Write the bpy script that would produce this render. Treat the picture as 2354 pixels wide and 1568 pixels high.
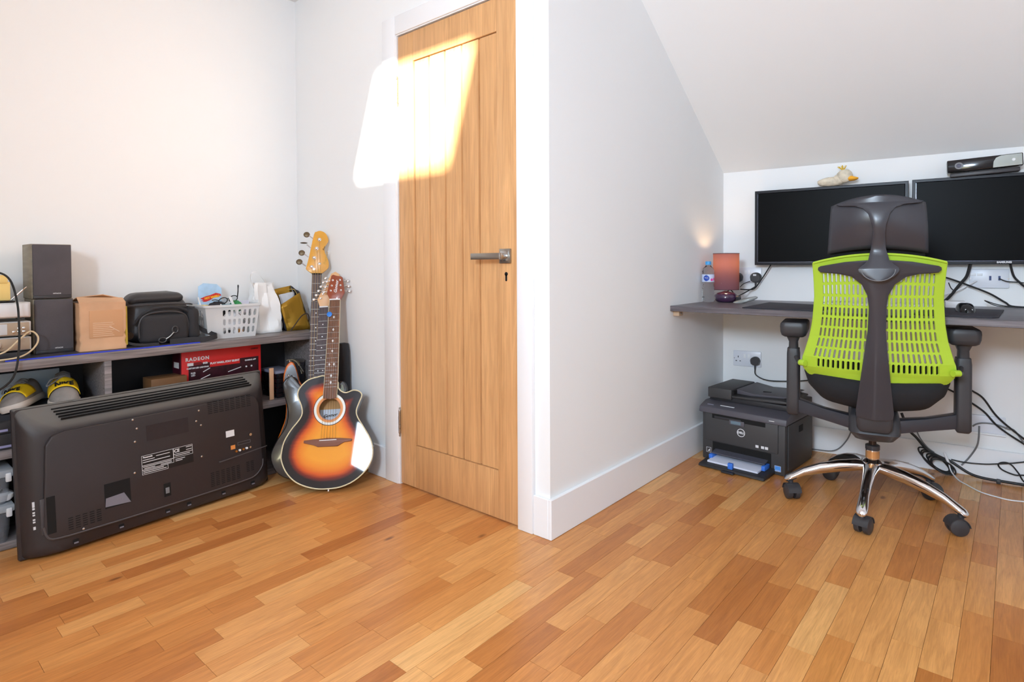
import bpy, bmesh, math, random
from math import sin, cos, pi, radians, sqrt, atan2, hypot
from mathutils import Vector, Matrix, Euler, noise

for o in list(bpy.data.objects): bpy.data.objects.remove(o)
sc = bpy.context.scene
COL = sc.collection

# ------------------------------------------------------------ camera
def make_camera():
    y, p, r = radians(49.39), radians(-1.08), radians(-.27)
    f = Vector((sin(y)*cos(p), cos(y)*cos(p), sin(p))); rt = Vector((cos(y), -sin(y), 0)); up = rt.cross(f)
    R = rt*cos(r)+up*sin(r); U = -rt*sin(r)+up*cos(r)
    cd = bpy.data.cameras.new('camera'); co = bpy.data.objects.new('camera', cd); COL.objects.link(co)
    m = Matrix((R, U, -f)).transposed().to_4x4(); m.translation = (0, 0, .98); co.matrix_world = m
    cd.sensor_fit = 'HORIZONTAL'; cd.sensor_width = 36; cd.lens = 1350.6/2354*36
    cd.shift_y = -(784-634)/2354; cd.clip_start = .02
    sc.camera = co
make_camera()

# ------------------------------------------------------------ world, sun, lights, exposure
w = bpy.data.worlds.new('world'); sc.world = w; w.use_nodes = True
bg = w.node_tree.nodes['Background']; bg.inputs[0].default_value = (.72, .83, 1, 1); bg.inputs[1].default_value = 1.6
SUN_D = Vector((1, .2836, -.123)).normalized()
sd = bpy.data.lights.new('sun', 'SUN'); sd.energy = 36; sd.angle = radians(2.0); sd.color = (1, .97, .86)
so = bpy.data.objects.new('sun', sd); COL.objects.link(so); so.rotation_euler = SUN_D.to_track_quat('-Z', 'Y').to_euler()
def area(name, loc, direction, sx, sy, power, color):
    l = bpy.data.lights.new(name, 'AREA'); l.shape = 'RECTANGLE'; l.size = sx; l.size_y = sy; l.energy = power; l.color = color
    o = bpy.data.objects.new(name, l); COL.objects.link(o); o.location = loc
    o.rotation_euler = Vector(direction).to_track_quat('-Z', 'Y').to_euler(); return o
area('roof_window_daylight', (-1.16, 1.19, 1.93), (.85, -.2, -.4), .62, .72, 2, (.8, .9, 1))
area('added_cool_key', (-1.2, .08, 1.72), (1, -.27, -.04), .5, .45, 96, (.66, .82, 1))  # added area light behind the camera; the slope has no second opening
area('added_warm_fill', (-1.75, .3, 1.1), (1, 0, .05), .5, .5, 10, (1, .95, .62))  # added warm fill light near the back wall, not an actual lamp
sc.view_settings.view_transform = 'Standard'; sc.view_settings.look = 'None'
sc.view_settings.exposure = 0.06; sc.view_settings.gamma = 1; sc.view_settings.use_curve_mapping = False

# ------------------------------------------------------------ materials
def lin(c):
    return tuple(((v/255)/12.92 if v/255 <= .04045 else ((v/255+.055)/1.055)**2.4) for v in c)+(1,)
MATS = {}
def mat(name, c, rough=.5, metal=0, bump=0, bscale=60, var=0, vscale=8, stretch=None, coat=0, alpha=1, trans=0, emit=None, spec=.5, ior=1.45):
    if name in MATS: return MATS[name]
    m = bpy.data.materials.new(name); m.use_nodes = True; nt = m.node_tree; b = nt.nodes['Principled BSDF']
    b.inputs['Base Color'].default_value = lin(c); b.inputs['Roughness'].default_value = rough; b.inputs['Metallic'].default_value = metal
    b.inputs['Specular IOR Level'].default_value = spec; b.inputs['Coat Weight'].default_value = coat; b.inputs['Coat Roughness'].default_value = .05
    b.inputs['Alpha'].default_value = alpha; b.inputs['Transmission Weight'].default_value = trans; b.inputs['IOR'].default_value = ior
    if emit: b.inputs['Emission Color'].default_value = lin(emit[0]); b.inputs['Emission Strength'].default_value = emit[1]
    if bump or var:
        tc = nt.nodes.new('ShaderNodeTexCoord'); mp = nt.nodes.new('ShaderNodeMapping'); nt.links.new(tc.outputs['Object'], mp.inputs[0])
        if stretch: mp.inputs['Scale'].default_value = stretch
    if var:
        n = nt.nodes.new('ShaderNodeTexNoise'); n.inputs['Scale'].default_value = vscale; n.inputs['Detail'].default_value = 6; nt.links.new(mp.outputs[0], n.inputs['Vector'])
        r = nt.nodes.new('ShaderNodeValToRGB'); a = lin([max(0, v*(1-var)) for v in c]); d = lin([min(255, v*(1+var)) for v in c])
        r.color_ramp.elements[0].color = a; r.color_ramp.elements[1].color = d
        r.color_ramp.elements[0].position = .3; r.color_ramp.elements[1].position = .7
        nt.links.new(n.outputs['Fac'], r.inputs[0]); nt.links.new(r.outputs[0], b.inputs['Base Color'])
    if bump:
        n2 = nt.nodes.new('ShaderNodeTexNoise'); n2.inputs['Scale'].default_value = bscale; n2.inputs['Detail'].default_value = 4; nt.links.new(mp.outputs[0], n2.inputs['Vector'])
        bp = nt.nodes.new('ShaderNodeBump'); bp.inputs['Strength'].default_value = bump; bp.inputs['Distance'].default_value = .002
        nt.links.new(n2.outputs['Fac'], bp.inputs['Height']); nt.links.new(bp.outputs[0], b.inputs['Normal'])
    MATS[name] = m; return m

def plank_mat(name, src, cols, scale=(1.2, 14, 1), rough=.3):
    m = bpy.data.materials.new(name); m.use_nodes = True; nt = m.node_tree; N = nt.nodes.new; L = nt.links.new; b = nt.nodes['Principled BSDF']
    if src == 'object': rnd = N('ShaderNodeObjectInfo').outputs['Random']
    else: rnd = N('ShaderNodeNewGeometry').outputs['Random Per Island']
    geo = N('ShaderNodeNewGeometry'); mul = N('ShaderNodeVectorMath'); mul.operation = 'SCALE'; mul.inputs[0].default_value = (13.7, 31.3, 7.9); L(rnd, mul.inputs['Scale'])
    add = N('ShaderNodeVectorMath'); L(geo.outputs['Position'], add.inputs[0]); L(mul.outputs[0], add.inputs[1])
    mp = N('ShaderNodeMapping'); mp.inputs['Scale'].default_value = scale; L(add.outputs[0], mp.inputs[0])
    n = N('ShaderNodeTexNoise'); n.inputs['Scale'].default_value = 4; n.inputs['Detail'].default_value = 8; n.inputs['Roughness'].default_value = .6; n.inputs['Distortion'].default_value = 1.2; L(mp.outputs[0], n.inputs['Vector'])
    mp2 = N('ShaderNodeMapping'); mp2.inputs['Scale'].default_value = (scale[0]*5, scale[1]*9, 1); L(add.outputs[0], mp2.inputs[0])
    n2 = N('ShaderNodeTexNoise'); n2.inputs['Scale'].default_value = 3; n2.inputs['Detail'].default_value = 5; L(mp2.outputs[0], n2.inputs['Vector'])
    ramp = N('ShaderNodeValToRGB'); cr = ramp.color_ramp
    for i, (p, c) in enumerate(cols):
        e = cr.elements[i] if i < 2 else cr.elements.new(p)
        e.position = p; e.color = lin(c)
    L(rnd, ramp.inputs[0])
    r2 = N('ShaderNodeValToRGB'); r2.color_ramp.elements[0].position = .25; r2.color_ramp.elements[0].color = (.68, .6, .52, 1); r2.color_ramp.elements[1].position = .7; r2.color_ramp.elements[1].color = (1.1, 1.08, 1.04, 1)
    L(n.outputs['Fac'], r2.inputs[0])
    r3 = N('ShaderNodeValToRGB'); r3.color_ramp.elements[0].position = .3; r3.color_ramp.elements[0].color = (.8, .74, .68, 1); r3.color_ramp.elements[1].position = .55; r3.color_ramp.elements[1].color = (1, 1, 1, 1)
    L(n2.outputs['Fac'], r3.inputs[0])
    mx = N('ShaderNodeMixRGB'); mx.blend_type = 'MULTIPLY'; mx.inputs[0].default_value = .75; L(ramp.outputs[0], mx.inputs[1]); L(r2.outputs[0], mx.inputs[2])
    my = N('ShaderNodeMixRGB'); my.blend_type = 'MULTIPLY'; my.inputs[0].default_value = .6; L(mx.outputs[0], my.inputs[1]); L(r3.outputs[0], my.inputs[2])
    # knots
    mk = N('ShaderNodeMapping'); mk.inputs['Scale'].default_value = (2.2, 5, 1); L(add.outputs[0], mk.inputs[0])
    vo = N('ShaderNodeTexVoronoi'); vo.inputs['Scale'].default_value = 1.0; L(mk.outputs[0], vo.inputs['Vector'])
    rk = N('ShaderNodeValToRGB'); rk.color_ramp.elements[0].position = .02; rk.color_ramp.elements[0].color = (.25, .16, .1, 1); rk.color_ramp.elements[1].position = .06; rk.color_ramp.elements[1].color = (1, 1, 1, 1)
    L(vo.outputs['Distance'], rk.inputs[0])
    mz = N('ShaderNodeMixRGB'); mz.blend_type = 'MULTIPLY'; mz.inputs[0].default_value = .8; L(my.outputs[0], mz.inputs[1]); L(rk.outputs[0], mz.inputs[2])
    L(mz.outputs[0], b.inputs['Base Color']); b.inputs['Roughness'].default_value = rough; b.inputs['Specular IOR Level'].default_value = .45
    bp = N('ShaderNodeBump'); bp.inputs['Strength'].default_value = .08; bp.inputs['Distance'].default_value = .001; L(n2.outputs['Fac'], bp.inputs['Height']); L(bp.outputs[0], b.inputs['Normal'])
    return m

WALL = mat('painted_wall', (240, 240, 240), .85, bump=.05, bscale=180)
CEIL = mat('painted_ceiling', (240, 239, 238), .9)
GLOSSW = mat('white_gloss_paint', (242, 242, 244), .35)
FLC = [(0, (186, 116, 60)), (.15, (206, 136, 74)), (.5, (218, 152, 88)), (.85, (226, 164, 100)), (1, (236, 186, 124))]
FLOORM = plank_mat('oak_parquet', 'object', FLC, rough=.28)
FLOORS = plank_mat('oak_parquet_far', 'island', FLC, rough=.28)
OAKB = plank_mat('door_oak_board', 'object', [(0, (216, 164, 112)), (1, (224, 174, 122))], scale=(8, 8, .6), rough=.4)
LAM = mat('grey_ash_laminate', (122, 115, 115), .42, var=.22, vscale=5, stretch=(1.2, 26, 26), bump=.1, bscale=20)
BLK = mat('black_plastic', (56, 55, 58), .42, bump=.04, bscale=300)
TVB = mat('tv_black_plastic', (48, 42, 43), .5, bump=.06, bscale=500, var=.06, vscale=4)
def grey_tops(base, name, top_grey):  # material copy whose base colour blends to grey on upward-facing faces
    m = base.copy(); m.name = name; nt = m.node_tree; N = nt.nodes.new; L = nt.links.new; b = nt.nodes['Principled BSDF']
    src = b.inputs['Base Color'].links[0].from_socket; g = N('ShaderNodeNewGeometry'); sp = N('ShaderNodeSeparateXYZ'); L(g.outputs['Normal'], sp.inputs[0])
    mr = N('ShaderNodeMapRange'); mr.inputs['From Min'].default_value = .25; mr.inputs['From Max'].default_value = .8; mr.inputs['To Max'].default_value = .55; L(sp.outputs['Z'], mr.inputs['Value'])
    mx = N('ShaderNodeMixRGB'); mx.inputs[2].default_value = lin(top_grey); L(mr.outputs[0], mx.inputs[0]); L(src, mx.inputs[1]); L(mx.outputs[0], b.inputs['Base Color'])
    return m
TVD = grey_tops(TVB, 'tv_grey_top_plastic', (138, 137, 132))
GLBLK = mat('gloss_black', (22, 22, 26), .12)
DARK = mat('dark_hole', (10, 10, 11), .8)
CHROME = mat('polished_chrome', (225, 226, 230), .09, 1)
STEEL = mat('brushed_steel', (170, 166, 160), .3, 1)
NICKEL = mat('nickel', (200, 200, 200), .2, 1)
WHT = mat('white_plastic', (236, 237, 240), .4)
RUB = mat('black_cable', (24, 24, 26), .5)
GREYC = mat('grey_cable', (120, 121, 124), .5)
WHITEC = mat('white_cable', (232, 232, 235), .45)
INK = mat('white_print', (228, 228, 230), .6)
BLKINK = mat('black_print', (20, 20, 22), .6)
LIME = mat('lime_green_plastic', (172, 204, 56), .42)
SEATF = mat('black_fabric', (30, 30, 33), .9, bump=.3, bscale=600)

# ------------------------------------------------------------ mesh builder
class MB:
    def __init__(s): s.v = []; s.f = []
    def add(s, vs, fs):
        n = len(s.v); s.v += [tuple(p) for p in vs]; s.f += [tuple(i+n for i in f) for f in fs]; return s
    def box(s, x0, x1, y0, y1, z0, z1):
        return s.add([(x0,y0,z0),(x1,y0,z0),(x1,y1,z0),(x0,y1,z0),(x0,y0,z1),(x1,y0,z1),(x1,y1,z1),(x0,y1,z1)],
                     [(0,3,2,1),(4,5,6,7),(0,1,5,4),(1,2,6,5),(2,3,7,6),(3,0,4,7)])
    def prism(s, pts, fn, a, b):
        """pts 2D outline, fn(p, q, d) -> 3D, extruded from depth a to b"""
        n = len(pts)
        va = [fn(p[0], p[1], a) for p in pts]; vb = [fn(p[0], p[1], b) for p in pts]
        return s.add(va+vb, [tuple(range(n-1, -1, -1)), tuple(range(n, 2*n))]+[(i, (i+1) % n, n+(i+1) % n, n+i) for i in range(n)])
    def tube(s, path, r, seg=8, closed=False):
        path = [Vector(p) for p in path]; n = len(path); rr = r if isinstance(r, (list, tuple)) else [r]*n
        vs = []; up = None
        for i, p in enumerate(path):
            if closed: t = path[(i+1) % n]-path[i-1]
            else: t = path[min(i+1, n-1)]-path[max(i-1, 0)]
            t.normalize()
            if up is None: up = Vector((0, 0, 1)) if abs(t.z) < .9 else Vector((1, 0, 0))
            a = t.cross(up)
            if a.length < 1e-5: a = t.cross(Vector((1, .3, .2)))
            a.normalize(); up = a.cross(t).normalized(); 
            for k in range(seg):
                an = 2*pi*k/seg; vs.append(p+(a*cos(an)+up*sin(an))*rr[i])
        fs = []
        for i in range(n if closed else n-1):
            for k in range(seg):
                j = (i+1) % n; fs.append((i*seg+k, j*seg+k, j*seg+(k+1) % seg, i*seg+(k+1) % seg))
        if not closed: fs += [tuple(range(seg)), tuple(range((n-1)*seg+seg-1, (n-1)*seg-1, -1))]
        return s.add(vs, fs)
    def cyl(s, a, b, r, r2=None, seg=20): return s.tube([a, b], [r, r if r2 is None else r2], seg)
    def lathe(s, prof, seg=28, o=(0, 0, 0), M=None):
        vs = []; fs = []; o = Vector(o); n = len(prof)
        for r, z in prof:
            for k in range(seg):
                an = 2*pi*k/seg; q = Vector((r*cos(an), r*sin(an), z)); vs.append(o+(M @ q if M else q))
        for i in range(n-1):
            for k in range(seg): fs.append((i*seg+k, i*seg+(k+1) % seg, (i+1)*seg+(k+1) % seg, (i+1)*seg+k))
        fs += [tuple(range(seg-1, -1, -1)), tuple(range((n-1)*seg, n*seg))]
        return s.add(vs, fs)
    def grid(s, fn, nu, nv, closeu=False):
        vs = [fn(i/(nu if closeu else nu-1), j/(nv-1)) for j in range(nv) for i in range(nu)]
        fs = [(j*nu+i, j*nu+(i+1) % nu, (j+1)*nu+(i+1) % nu, (j+1)*nu+i) for j in range(nv-1) for i in range(nu if closeu else nu-1)]
        return s.add(vs, fs)
    def loft(s, rings, caps=True):
        n = len(rings[0]); vs = [p for r in rings for p in r]; fs = []
        for j in range(len(rings)-1):
            for i in range(n): fs.append((j*n+i, j*n+(i+1) % n, (j+1)*n+(i+1) % n, (j+1)*n+i))
        if caps: fs += [tuple(range(n-1, -1, -1)), tuple(range((len(rings)-1)*n, len(rings)*n))]
        return s.add(vs, fs)
    def ell(s, c, r, seg=20, rings=12, nz=0, nscale=10, seed=0):
        vs = []; c = Vector(c)
        R = []
        for j in range(rings+1):
            th = pi*j/rings
            row = []
            for k in range(seg):
                d = Vector((sin(th)*cos(2*pi*k/seg), sin(th)*sin(2*pi*k/seg), -cos(th)))
                m = 1+(nz*noise.noise(d*nscale+Vector((seed, 0, 0))) if nz else 0)
                row.append(c+Vector((d.x*r[0], d.y*r[1], d.z*r[2]))*m)
            R.append(row)
        return s.loft(R, False)
    def rings_panel(s, cells, hole_fn, map_fn):
        """cells: list of (u0,u1,v0,v1,hole?) ; hole: (a0,a1,b0,b1,n)"""
        for (u0, u1, v0, v1, h) in cells:
            if not h:
                s.add([map_fn(u0, v0), map_fn(u1, v0), map_fn(u1, v1), map_fn(u0, v1)], [(0, 1, 2, 3)]); continue
            inner = hole_fn(*h); n = len(inner); cu, cv = (h[0]+h[1])/2, (h[2]+h[3])/2; outer = []
            for (a, b) in inner:
                du, dv = a-cu, b-cv; du /= (u1-u0)/2; dv /= (v1-v0)/2; m = max(abs(du), abs(dv), 1e-6)
                sg = lambda q: 0 if abs(q) < 1e-3 else (1 if q > 0 else -1)
                outer.append(((u0+u1)/2+sg(du)*(u1-u0)/2, (v0+v1)/2+sg(dv)*(v1-v0)/2))
            s.add([map_fn(*p) for p in outer]+[map_fn(*p) for p in inner], [(i, (i+1) % n, n+(i+1) % n, n+i) for i in range(n)])
    def build(s, name, m, parent=None, bevel=0, seg=2, smooth=True, ang=35, sub=0, solid=0, weld=1e-5):
        bm = bmesh.new()
        vs = [bm.verts.new(p) for p in s.v]
        for f in s.f:
            try: bm.faces.new([vs[i] for i in f])
            except ValueError: pass
        if weld: bmesh.ops.remove_doubles(bm, verts=bm.verts, dist=weld)
        bmesh.ops.recalc_face_normals(bm, faces=bm.faces)
        if bevel:
            es = [e for e in bm.edges if len(e.link_faces) == 2 and e.calc_face_angle(0) > radians(30)]
            bmesh.ops.bevel(bm, geom=es, offset=bevel, segments=seg, profile=.5, affect='EDGES', clamp_overlap=True)
        for f in bm.faces: f.smooth = smooth
        for e in bm.edges:
            if len(e.link_faces) == 2 and e.calc_face_angle(0) > radians(ang): e.smooth = False
        me = bpy.data.meshes.new(name); bm.to_mesh(me); bm.free(); me.materials.append(m)
        o = bpy.data.objects.new(name, me); COL.objects.link(o)
        if parent: o.parent = parent
        if solid:
            md = o.modifiers.new('thickness', 'SOLIDIFY'); md.thickness = solid; md.offset = 0
        if sub:
            md = o.modifiers.new('smooth', 'SUBSURF'); md.levels = sub; md.render_levels = sub
        return o
XZ = lambda p, q, d: (p, d, q)
XY = lambda p, q, d: (p, q, d)
YZ = lambda p, q, d: (d, p, q)
def box(name, m, parent, x0, x1, y0, y1, z0, z1, bevel=0, **k): return MB().box(x0, x1, y0, y1, z0, z1).build(name, m, parent, bevel=bevel, **k)
def thing(name, label, cat, loc=(0, 0, 0), rot=(0, 0, 0), group=None):
    o = bpy.data.objects.new(name, None); COL.objects.link(o); o.empty_display_size = .05
    o.location = loc; o.rotation_euler = rot if isinstance(rot, (tuple, list, Euler)) else (0, 0, rot)
    o['label'] = label; o['category'] = cat
    if group: o['group'] = group
    return o
def tag(o, label, cat, group=None):
    o['label'] = label; o['category'] = cat
    if group: o['group'] = group
    return o
def struct(o): o['kind'] = 'structure'; return o
def text(name, body, size, m, parent, loc, rot=(pi/2, 0, 0), extrude=.0004, align='CENTER', shear=0, sx=1, bold=0, spacing=1):
    c = bpy.data.curves.new(name, 'FONT'); c.body = body; c.size = size; c.align_x = align; c.align_y = 'CENTER'; c.extrude = extrude
    c.shear = shear; c.offset = bold; c.space_character = spacing; c.resolution_u = 3
    t = bpy.data.objects.new('tmp', c); COL.objects.link(t)
    dg = bpy.context.evaluated_depsgraph_get(); me = bpy.data.meshes.new_from_object(t.evaluated_get(dg)); bpy.data.objects.remove(t)
    me.materials.clear(); me.materials.append(m); me.name = name
    o = bpy.data.objects.new(name, me); COL.objects.link(o); o.parent = parent; o.location = loc; o.rotation_euler = rot; o.scale = (sx, 1, 1)
    return o
def rrect(x0, x1, y0, y1, r, n=4):
    P = []
    for cx, cy, a0 in ((x1-r, y0+r, -pi/2), (x1-r, y1-r, 0), (x0+r, y1-r, pi/2), (x0+r, y0+r, pi)):
        for k in range(n+1): a = a0+pi/2*k/n; P.append((cx+r*cos(a), cy+r*sin(a)))
    return P
def catmull(pts, n=6, closed=False):
    pts = [Vector(p) for p in pts]; out = []; N = len(pts)
    for i in range(N if closed else N-1):
        g = (lambda j: pts[j % N]) if closed else (lambda j: pts[min(max(j, 0), N-1)])
        p0, p1, p2, p3 = g(i-1), g(i), g(i+1), g(i+2)
        for k in range(n):
            t = k/n; out.append(.5*((2*p1)+(p2-p0)*t+(2*p0-5*p1+4*p2-p3)*t*t+(3*p1-p0-3*p2+p3)*t**3))
    if not closed: out.append(pts[-1])
    return out
def cable(name, m, pts, r, label=None, parent=None, group=None, n=6):
    o = MB().tube(catmull(pts, n), r, 8).build(name, m, parent)
    if label: tag(o, label, 'cable', group)
    return o

# ============================================================ ROOM SHELL
XD, YS, YC, XC = 1.668, 1.255, 2.964, 3.3006       # door wall x, side wall y, shelf wall y, desk corner x
DD = radians(6.2); T = Vector((sin(DD), -cos(DD), 0)); NR = Vector((-cos(DD), -sin(DD), 0)); W0 = Vector((XC, YS, 0))
RW = atan2(T.y, T.x)
def dw(u, off, z): return W0+T*u+NR*off+Vector((0, 0, z))
DEND = 3.0
wt = .1
# floor slab and parquet
fl = struct(MB().box(-2.0, 3.9, -1.9, 3.1, -.12, -.012).build('floor', mat('subfloor', (60, 38, 22), .8)))
random.seed(11)
SW = .0667; planks = []
row = -1.9+(.038+1.9) % SW - SW
while row < 2.97:
    x = -1.95-random.random()*.5
    while x < 3.75:
        L = random.choice([.2, .24, .28, .3, .33, .37, .42, .5])*random.uniform(.9, 1.1)
        cx, cy = x+L/2, row+SW/2
        if x+L > -1.95 and not (cx-L/2 > 1.8 and cy > YS+.12): planks.append((x, x+L, row, row+SW))
        x += L
    row += SW
def score(p):
    cx, cy = (p[0]+p[1])/2, (p[2]+p[3])/2
    dep = .759*cx+.651*cy; lat = .651*cx-.759*cy
    if dep < .35: return -1
    px = 1177+1350*lat/dep; py = 610+1350*.98/dep
    if px < -120 or px > 2470 or py > 1720: return 0
    if cy > 2.66 or cx > 3.5: return .001
    return (p[1]-p[0])/dep**2
planks.sort(key=score, reverse=True)
g = .0004
pm = MB(); pm.box(0, 1, g, SW-g, -.012, 0); pme = None
for i, p in enumerate(planks[:300]):
    if pme is None:
        o = pm.build('plank', FLOORM, fl, smooth=False); pme = o.data
    else:
        o = bpy.data.objects.new('plank', pme); COL.objects.link(o); o.parent = fl
    o.location = (p[0]+g, p[2], random.uniform(-.0002, 0)); o.scale = (p[1]-p[0]-2*g, 1, 1)
rest = MB()
for p in planks[300:]: rest.box(p[0]+g, p[1]-g, p[2]+g, p[3]-g, -.012, -.0002)
ro = rest.build('plank_field', FLOORS, fl, smooth=False, weld=0); ro['kind'] = 'stuff'

# walls
DY0, DY1, DZ = 1.398, 2.084, 1.988
struct(MB().box(-2.0, XD+wt, YC, YC+wt, -.01, 2.5).build('wall_left', WALL))
mb = MB(); mb.box(XD, XD+wt, YS, DY0-.012, -.01, 2.5); mb.box(XD, XD+wt, DY1+.012, YC, -.01, 2.5); mb.box(XD, XD+wt, DY0-.012, DY1+.012, DZ+.012, 2.5)
struct(mb.build('wall_door', WALL))
struct(MB().box(XD+wt, XC+.15, YS, YS+wt, -.01, 2.5).build('wall_side', WALL))
a, b = dw(-.15, 0, 0), dw(DEND, 0, 0); c, d = dw(DEND, -wt, 0), dw(-.15, -wt, 0)
struct(MB().prism([(p.x, p.y) for p in (a, b, c, d)], XY, -.01, 1.56).build('wall_desk', WALL))
struct(MB().box(-2.0, 3.9, -1.9, -1.8, -.01, 2.5).build('wall_right', WALL))
struct(MB().box(-2.0, -1.9, -1.9, YC, -.01, 1.6).build('wall_back', WALL))
struct(MB().box(-.75, 2.2, -1.9, YC, 2.40, 2.5).build('ceiling', CEIL))
# sloped ceiling over the desk
K = .68; off1 = (2.40-1.49)/K
sl = MB(); q = [dw(-.2, -.02, 1.49-.02*K), dw(DEND+.2, -.02, 1.49-.02*K), dw(DEND+.2, off1+.06, 2.40+.06*K), dw(-.2, off1+.06, 2.40+.06*K)]
q2 = [p+Vector((.06, 0, .09)) for p in q]
sl.loft([[tuple(p) for p in q], [tuple(p) for p in q2]]); struct(sl.build('ceiling_slope', CEIL, smooth=False))
# sloped ceiling behind the camera with the roof window opening
def bz(x): return 2.40+(x+.6)*.69
wx0, wx1, wy0, wy1 = -1.541, -.93, .870, 1.50
mb = MB()
def slab(x0, x1, y0, y1): mb.loft([[(x0, y0, bz(x0)), (x1, y0, bz(x1)), (x1, y1, bz(x1)), (x0, y1, bz(x0))], [(x0-.03, y0, bz(x0)+.05), (x1-.03, y0, bz(x1)+.05), (x1-.03, y1, bz(x1)+.05), (x0-.03, y1, bz(x0)+.05)]])
slab(-1.95, wx0, -1.9, YC); slab(wx1, -.55, -1.9, YC); slab(wx0, wx1, -1.9, wy0); slab(wx0, wx1, wy1, YC)
struct(mb.build('ceiling_back', CEIL, smooth=False, weld=0))
# baseboards
BH, BT = .144, .015
struct(MB().box(XD-BT, XD, YS, 1.322, 0, BH).box(XD-BT, XC, YS-BT, YS, 0, BH).build('baseboard_side', GLOSSW, bevel=.002, seg=1, weld=0))
struct(MB().box(XD-BT, XD, 2.182, YC, 0, BH).build('baseboard_door', GLOSSW, bevel=.002, seg=1))
struct(MB().box(-1.9, XD, YC-BT, YC, 0, BH).build('baseboard_left', GLOSSW, bevel=.002, seg=1))
p4 = [dw(.005, 0, 0), dw(DEND, 0, 0), dw(DEND, BT, 0), dw(.005, BT, 0)]
struct(MB().prism([(p.x, p.y) for p in p4], XY, 0, .132).build('baseboard_desk', GLOSSW, bevel=.003, seg=1))
# architrave round the door
ax0 = XD-.02
struct(MB().box(ax0, XD+.001, 1.322, DY0-.006, 0, DZ+.09).build('trim_1', GLOSSW, bevel=.004))
struct(MB().box(ax0, XD+.001, DY1+.006, 2.182, 0, DZ+.09).build('trim_2', GLOSSW, bevel=.004))
struct(MB().box(ax0, XD+.001, DY0-.006, DY1+.006, DZ+.008, DZ+.09).build('trim_3', GLOSSW, bevel=.004))
struct(MB().box(XD-.012, XD+.09, DY0-.011, DY0-.003, 0, DZ+.004).box(XD-.012, XD+.09, DY1+.003, DY1+.011, 0, DZ+.004).box(XD-.012, XD+.09, DY0-.011, DY1+.011, DZ+.004, DZ+.011).build('trim_4', GLOSSW, weld=0))

# door: stiles, rails, five tongue and groove boards
dr = bpy.data.objects.new('door_1', None); COL.objects.link(dr); dr['kind'] = 'structure'; dr['label'] = 'pale oak cottage door with five vertical boards'
dr.location = (XD-.006, (DY0+DY1)/2, 0)
hw = (DY1-DY0)/2; st = .1; z0, z1 = .006, DZ
y_in = hw-st; zb, zt = .19, DZ-.125
box('stile', OAKB, dr, 0, .038, -hw, -y_in, z0, z1, .0015); box('stile', OAKB, dr, 0, .038, y_in, hw, z0, z1, .0015)
box('rail', OAKB, dr, 0, .038, -y_in, y_in, z0, zb, .0015); box('rail', OAKB, dr, 0, .038, -y_in, y_in, zt, z1, .0015)
bw = 2*y_in/5
for i in range(5):
    y0 = -y_in+i*bw
    prof = [(y0+.0035, .012), (y0+bw-.0035, .012), (y0+bw-.0015, .030), (y0+.0015, .030)]
    prof = [(y0+.0015, .018), (y0+.005, .007), (y0+bw-.005, .007), (y0+bw-.0015, .018), (y0+bw-.0015, .030), (y0+.0015, .030)]
    MB().prism(prof, lambda p, q, d: (q, p, d), zb+.003, zt-.003).build('board', OAKB, dr, smooth=False)
box('panel_back', mat('door_groove_wood', (150, 92, 48), .6), dr, .020, .032, -y_in, y_in, zb, zt)
hd = MB().box(-.010, -.001, -hw+.028, -hw+.082, .985, 1.040).build('handle', STEEL, dr, bevel=.002)
MB().box(-.014, -.010, -hw+.036, -hw+.074, .993, 1.032).build('rose_step', NICKEL, hd, bevel=.001)
MB().cyl((-.010, -hw+.055, 1.0125), (-.045, -hw+.055, 1.0125), .011).build('spindle', NICKEL, hd)
MB().box(-.055, -.040, -hw+.042, -hw+.190, 1.000, 1.024).build('lever', STEEL, hd, bevel=.0015)
kp = MB().prism([(-hw+.055+.0075*cos(a_), .945+.0075*sin(a_)) for a_ in [k*pi/8 for k in range(16)]], lambda p, q, d: (d, p, q), -.0015, .004); kp.prism(rrect(-hw+.051, -hw+.059, .918, .944, .003, 2), lambda p, q, d: (d, p, q), -.0015, .004)
kh = kp.build('keyhole', DARK, dr)
for zc in (.28, 1.75):
    h = MB()
    for k in range(5): h.cyl((-.004, hw+.004, zc-.05+k*.02), (-.004, hw+.004, zc-.031+k*.02), .006, seg=12)
    h.lathe([(.006, 0), (.003, -.006), (.004, -.012), (.001, -.02)], 12, (-.004, hw+.004, zc-.05)); h.lathe([(.006, 0), (.003, .006), (.004, .012), (.001, .02)], 12, (-.004, hw+.004, zc+.049))
    h.build('hinge', STEEL, dr, weld=0)

# ============================================================ SHELF UNIT AND WHAT STANDS ON IT
ZT, YF = .650, 2.640
su = thing('shelf_unit', 'low grey-brown wood-effect shelf unit along the cream wall', 'shelf unit', (0, 0, 0))
box('top_board', LAM, su, -.75, 1.600, YF, YC-.017, ZT-.032, ZT, .0015)
box('middle_shelf', LAM, su, -.75, 1.570, YF+.006, YC-.03, .315, .345, .0015)
box('bottom_board', LAM, su, -.75, 1.570, YF+.004, YC-.03, .001, .028, .0015)
for x in (-.16, .685, 1.570): box('upright', LAM, su, x, x+.024, YF+.003, YC-.03, .028 if x < 1.5 else .001, ZT-.032, .0015)
box('back_panel', mat('shelf_back', (38, 36, 40), .6), su, -.75, 1.57, YC-.030, YC-.022, .001, ZT-.032)
ps = thing('plastic_sheet', 'thin dark sheet with a bright blue edge lying under the speakers and box', 'sheet', (0, 0, ZT))
box('sheet', mat('sheet_dark', (62, 60, 68), .5), ps, .40, 1.04, YF+.024, YF+.24, .0002, .0042); box('blue_edge', mat('blue_edge', (44, 66, 200), .35), ps, .398, 1.04, YF+.0205, YF+.024, .0002, .0045)

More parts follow.
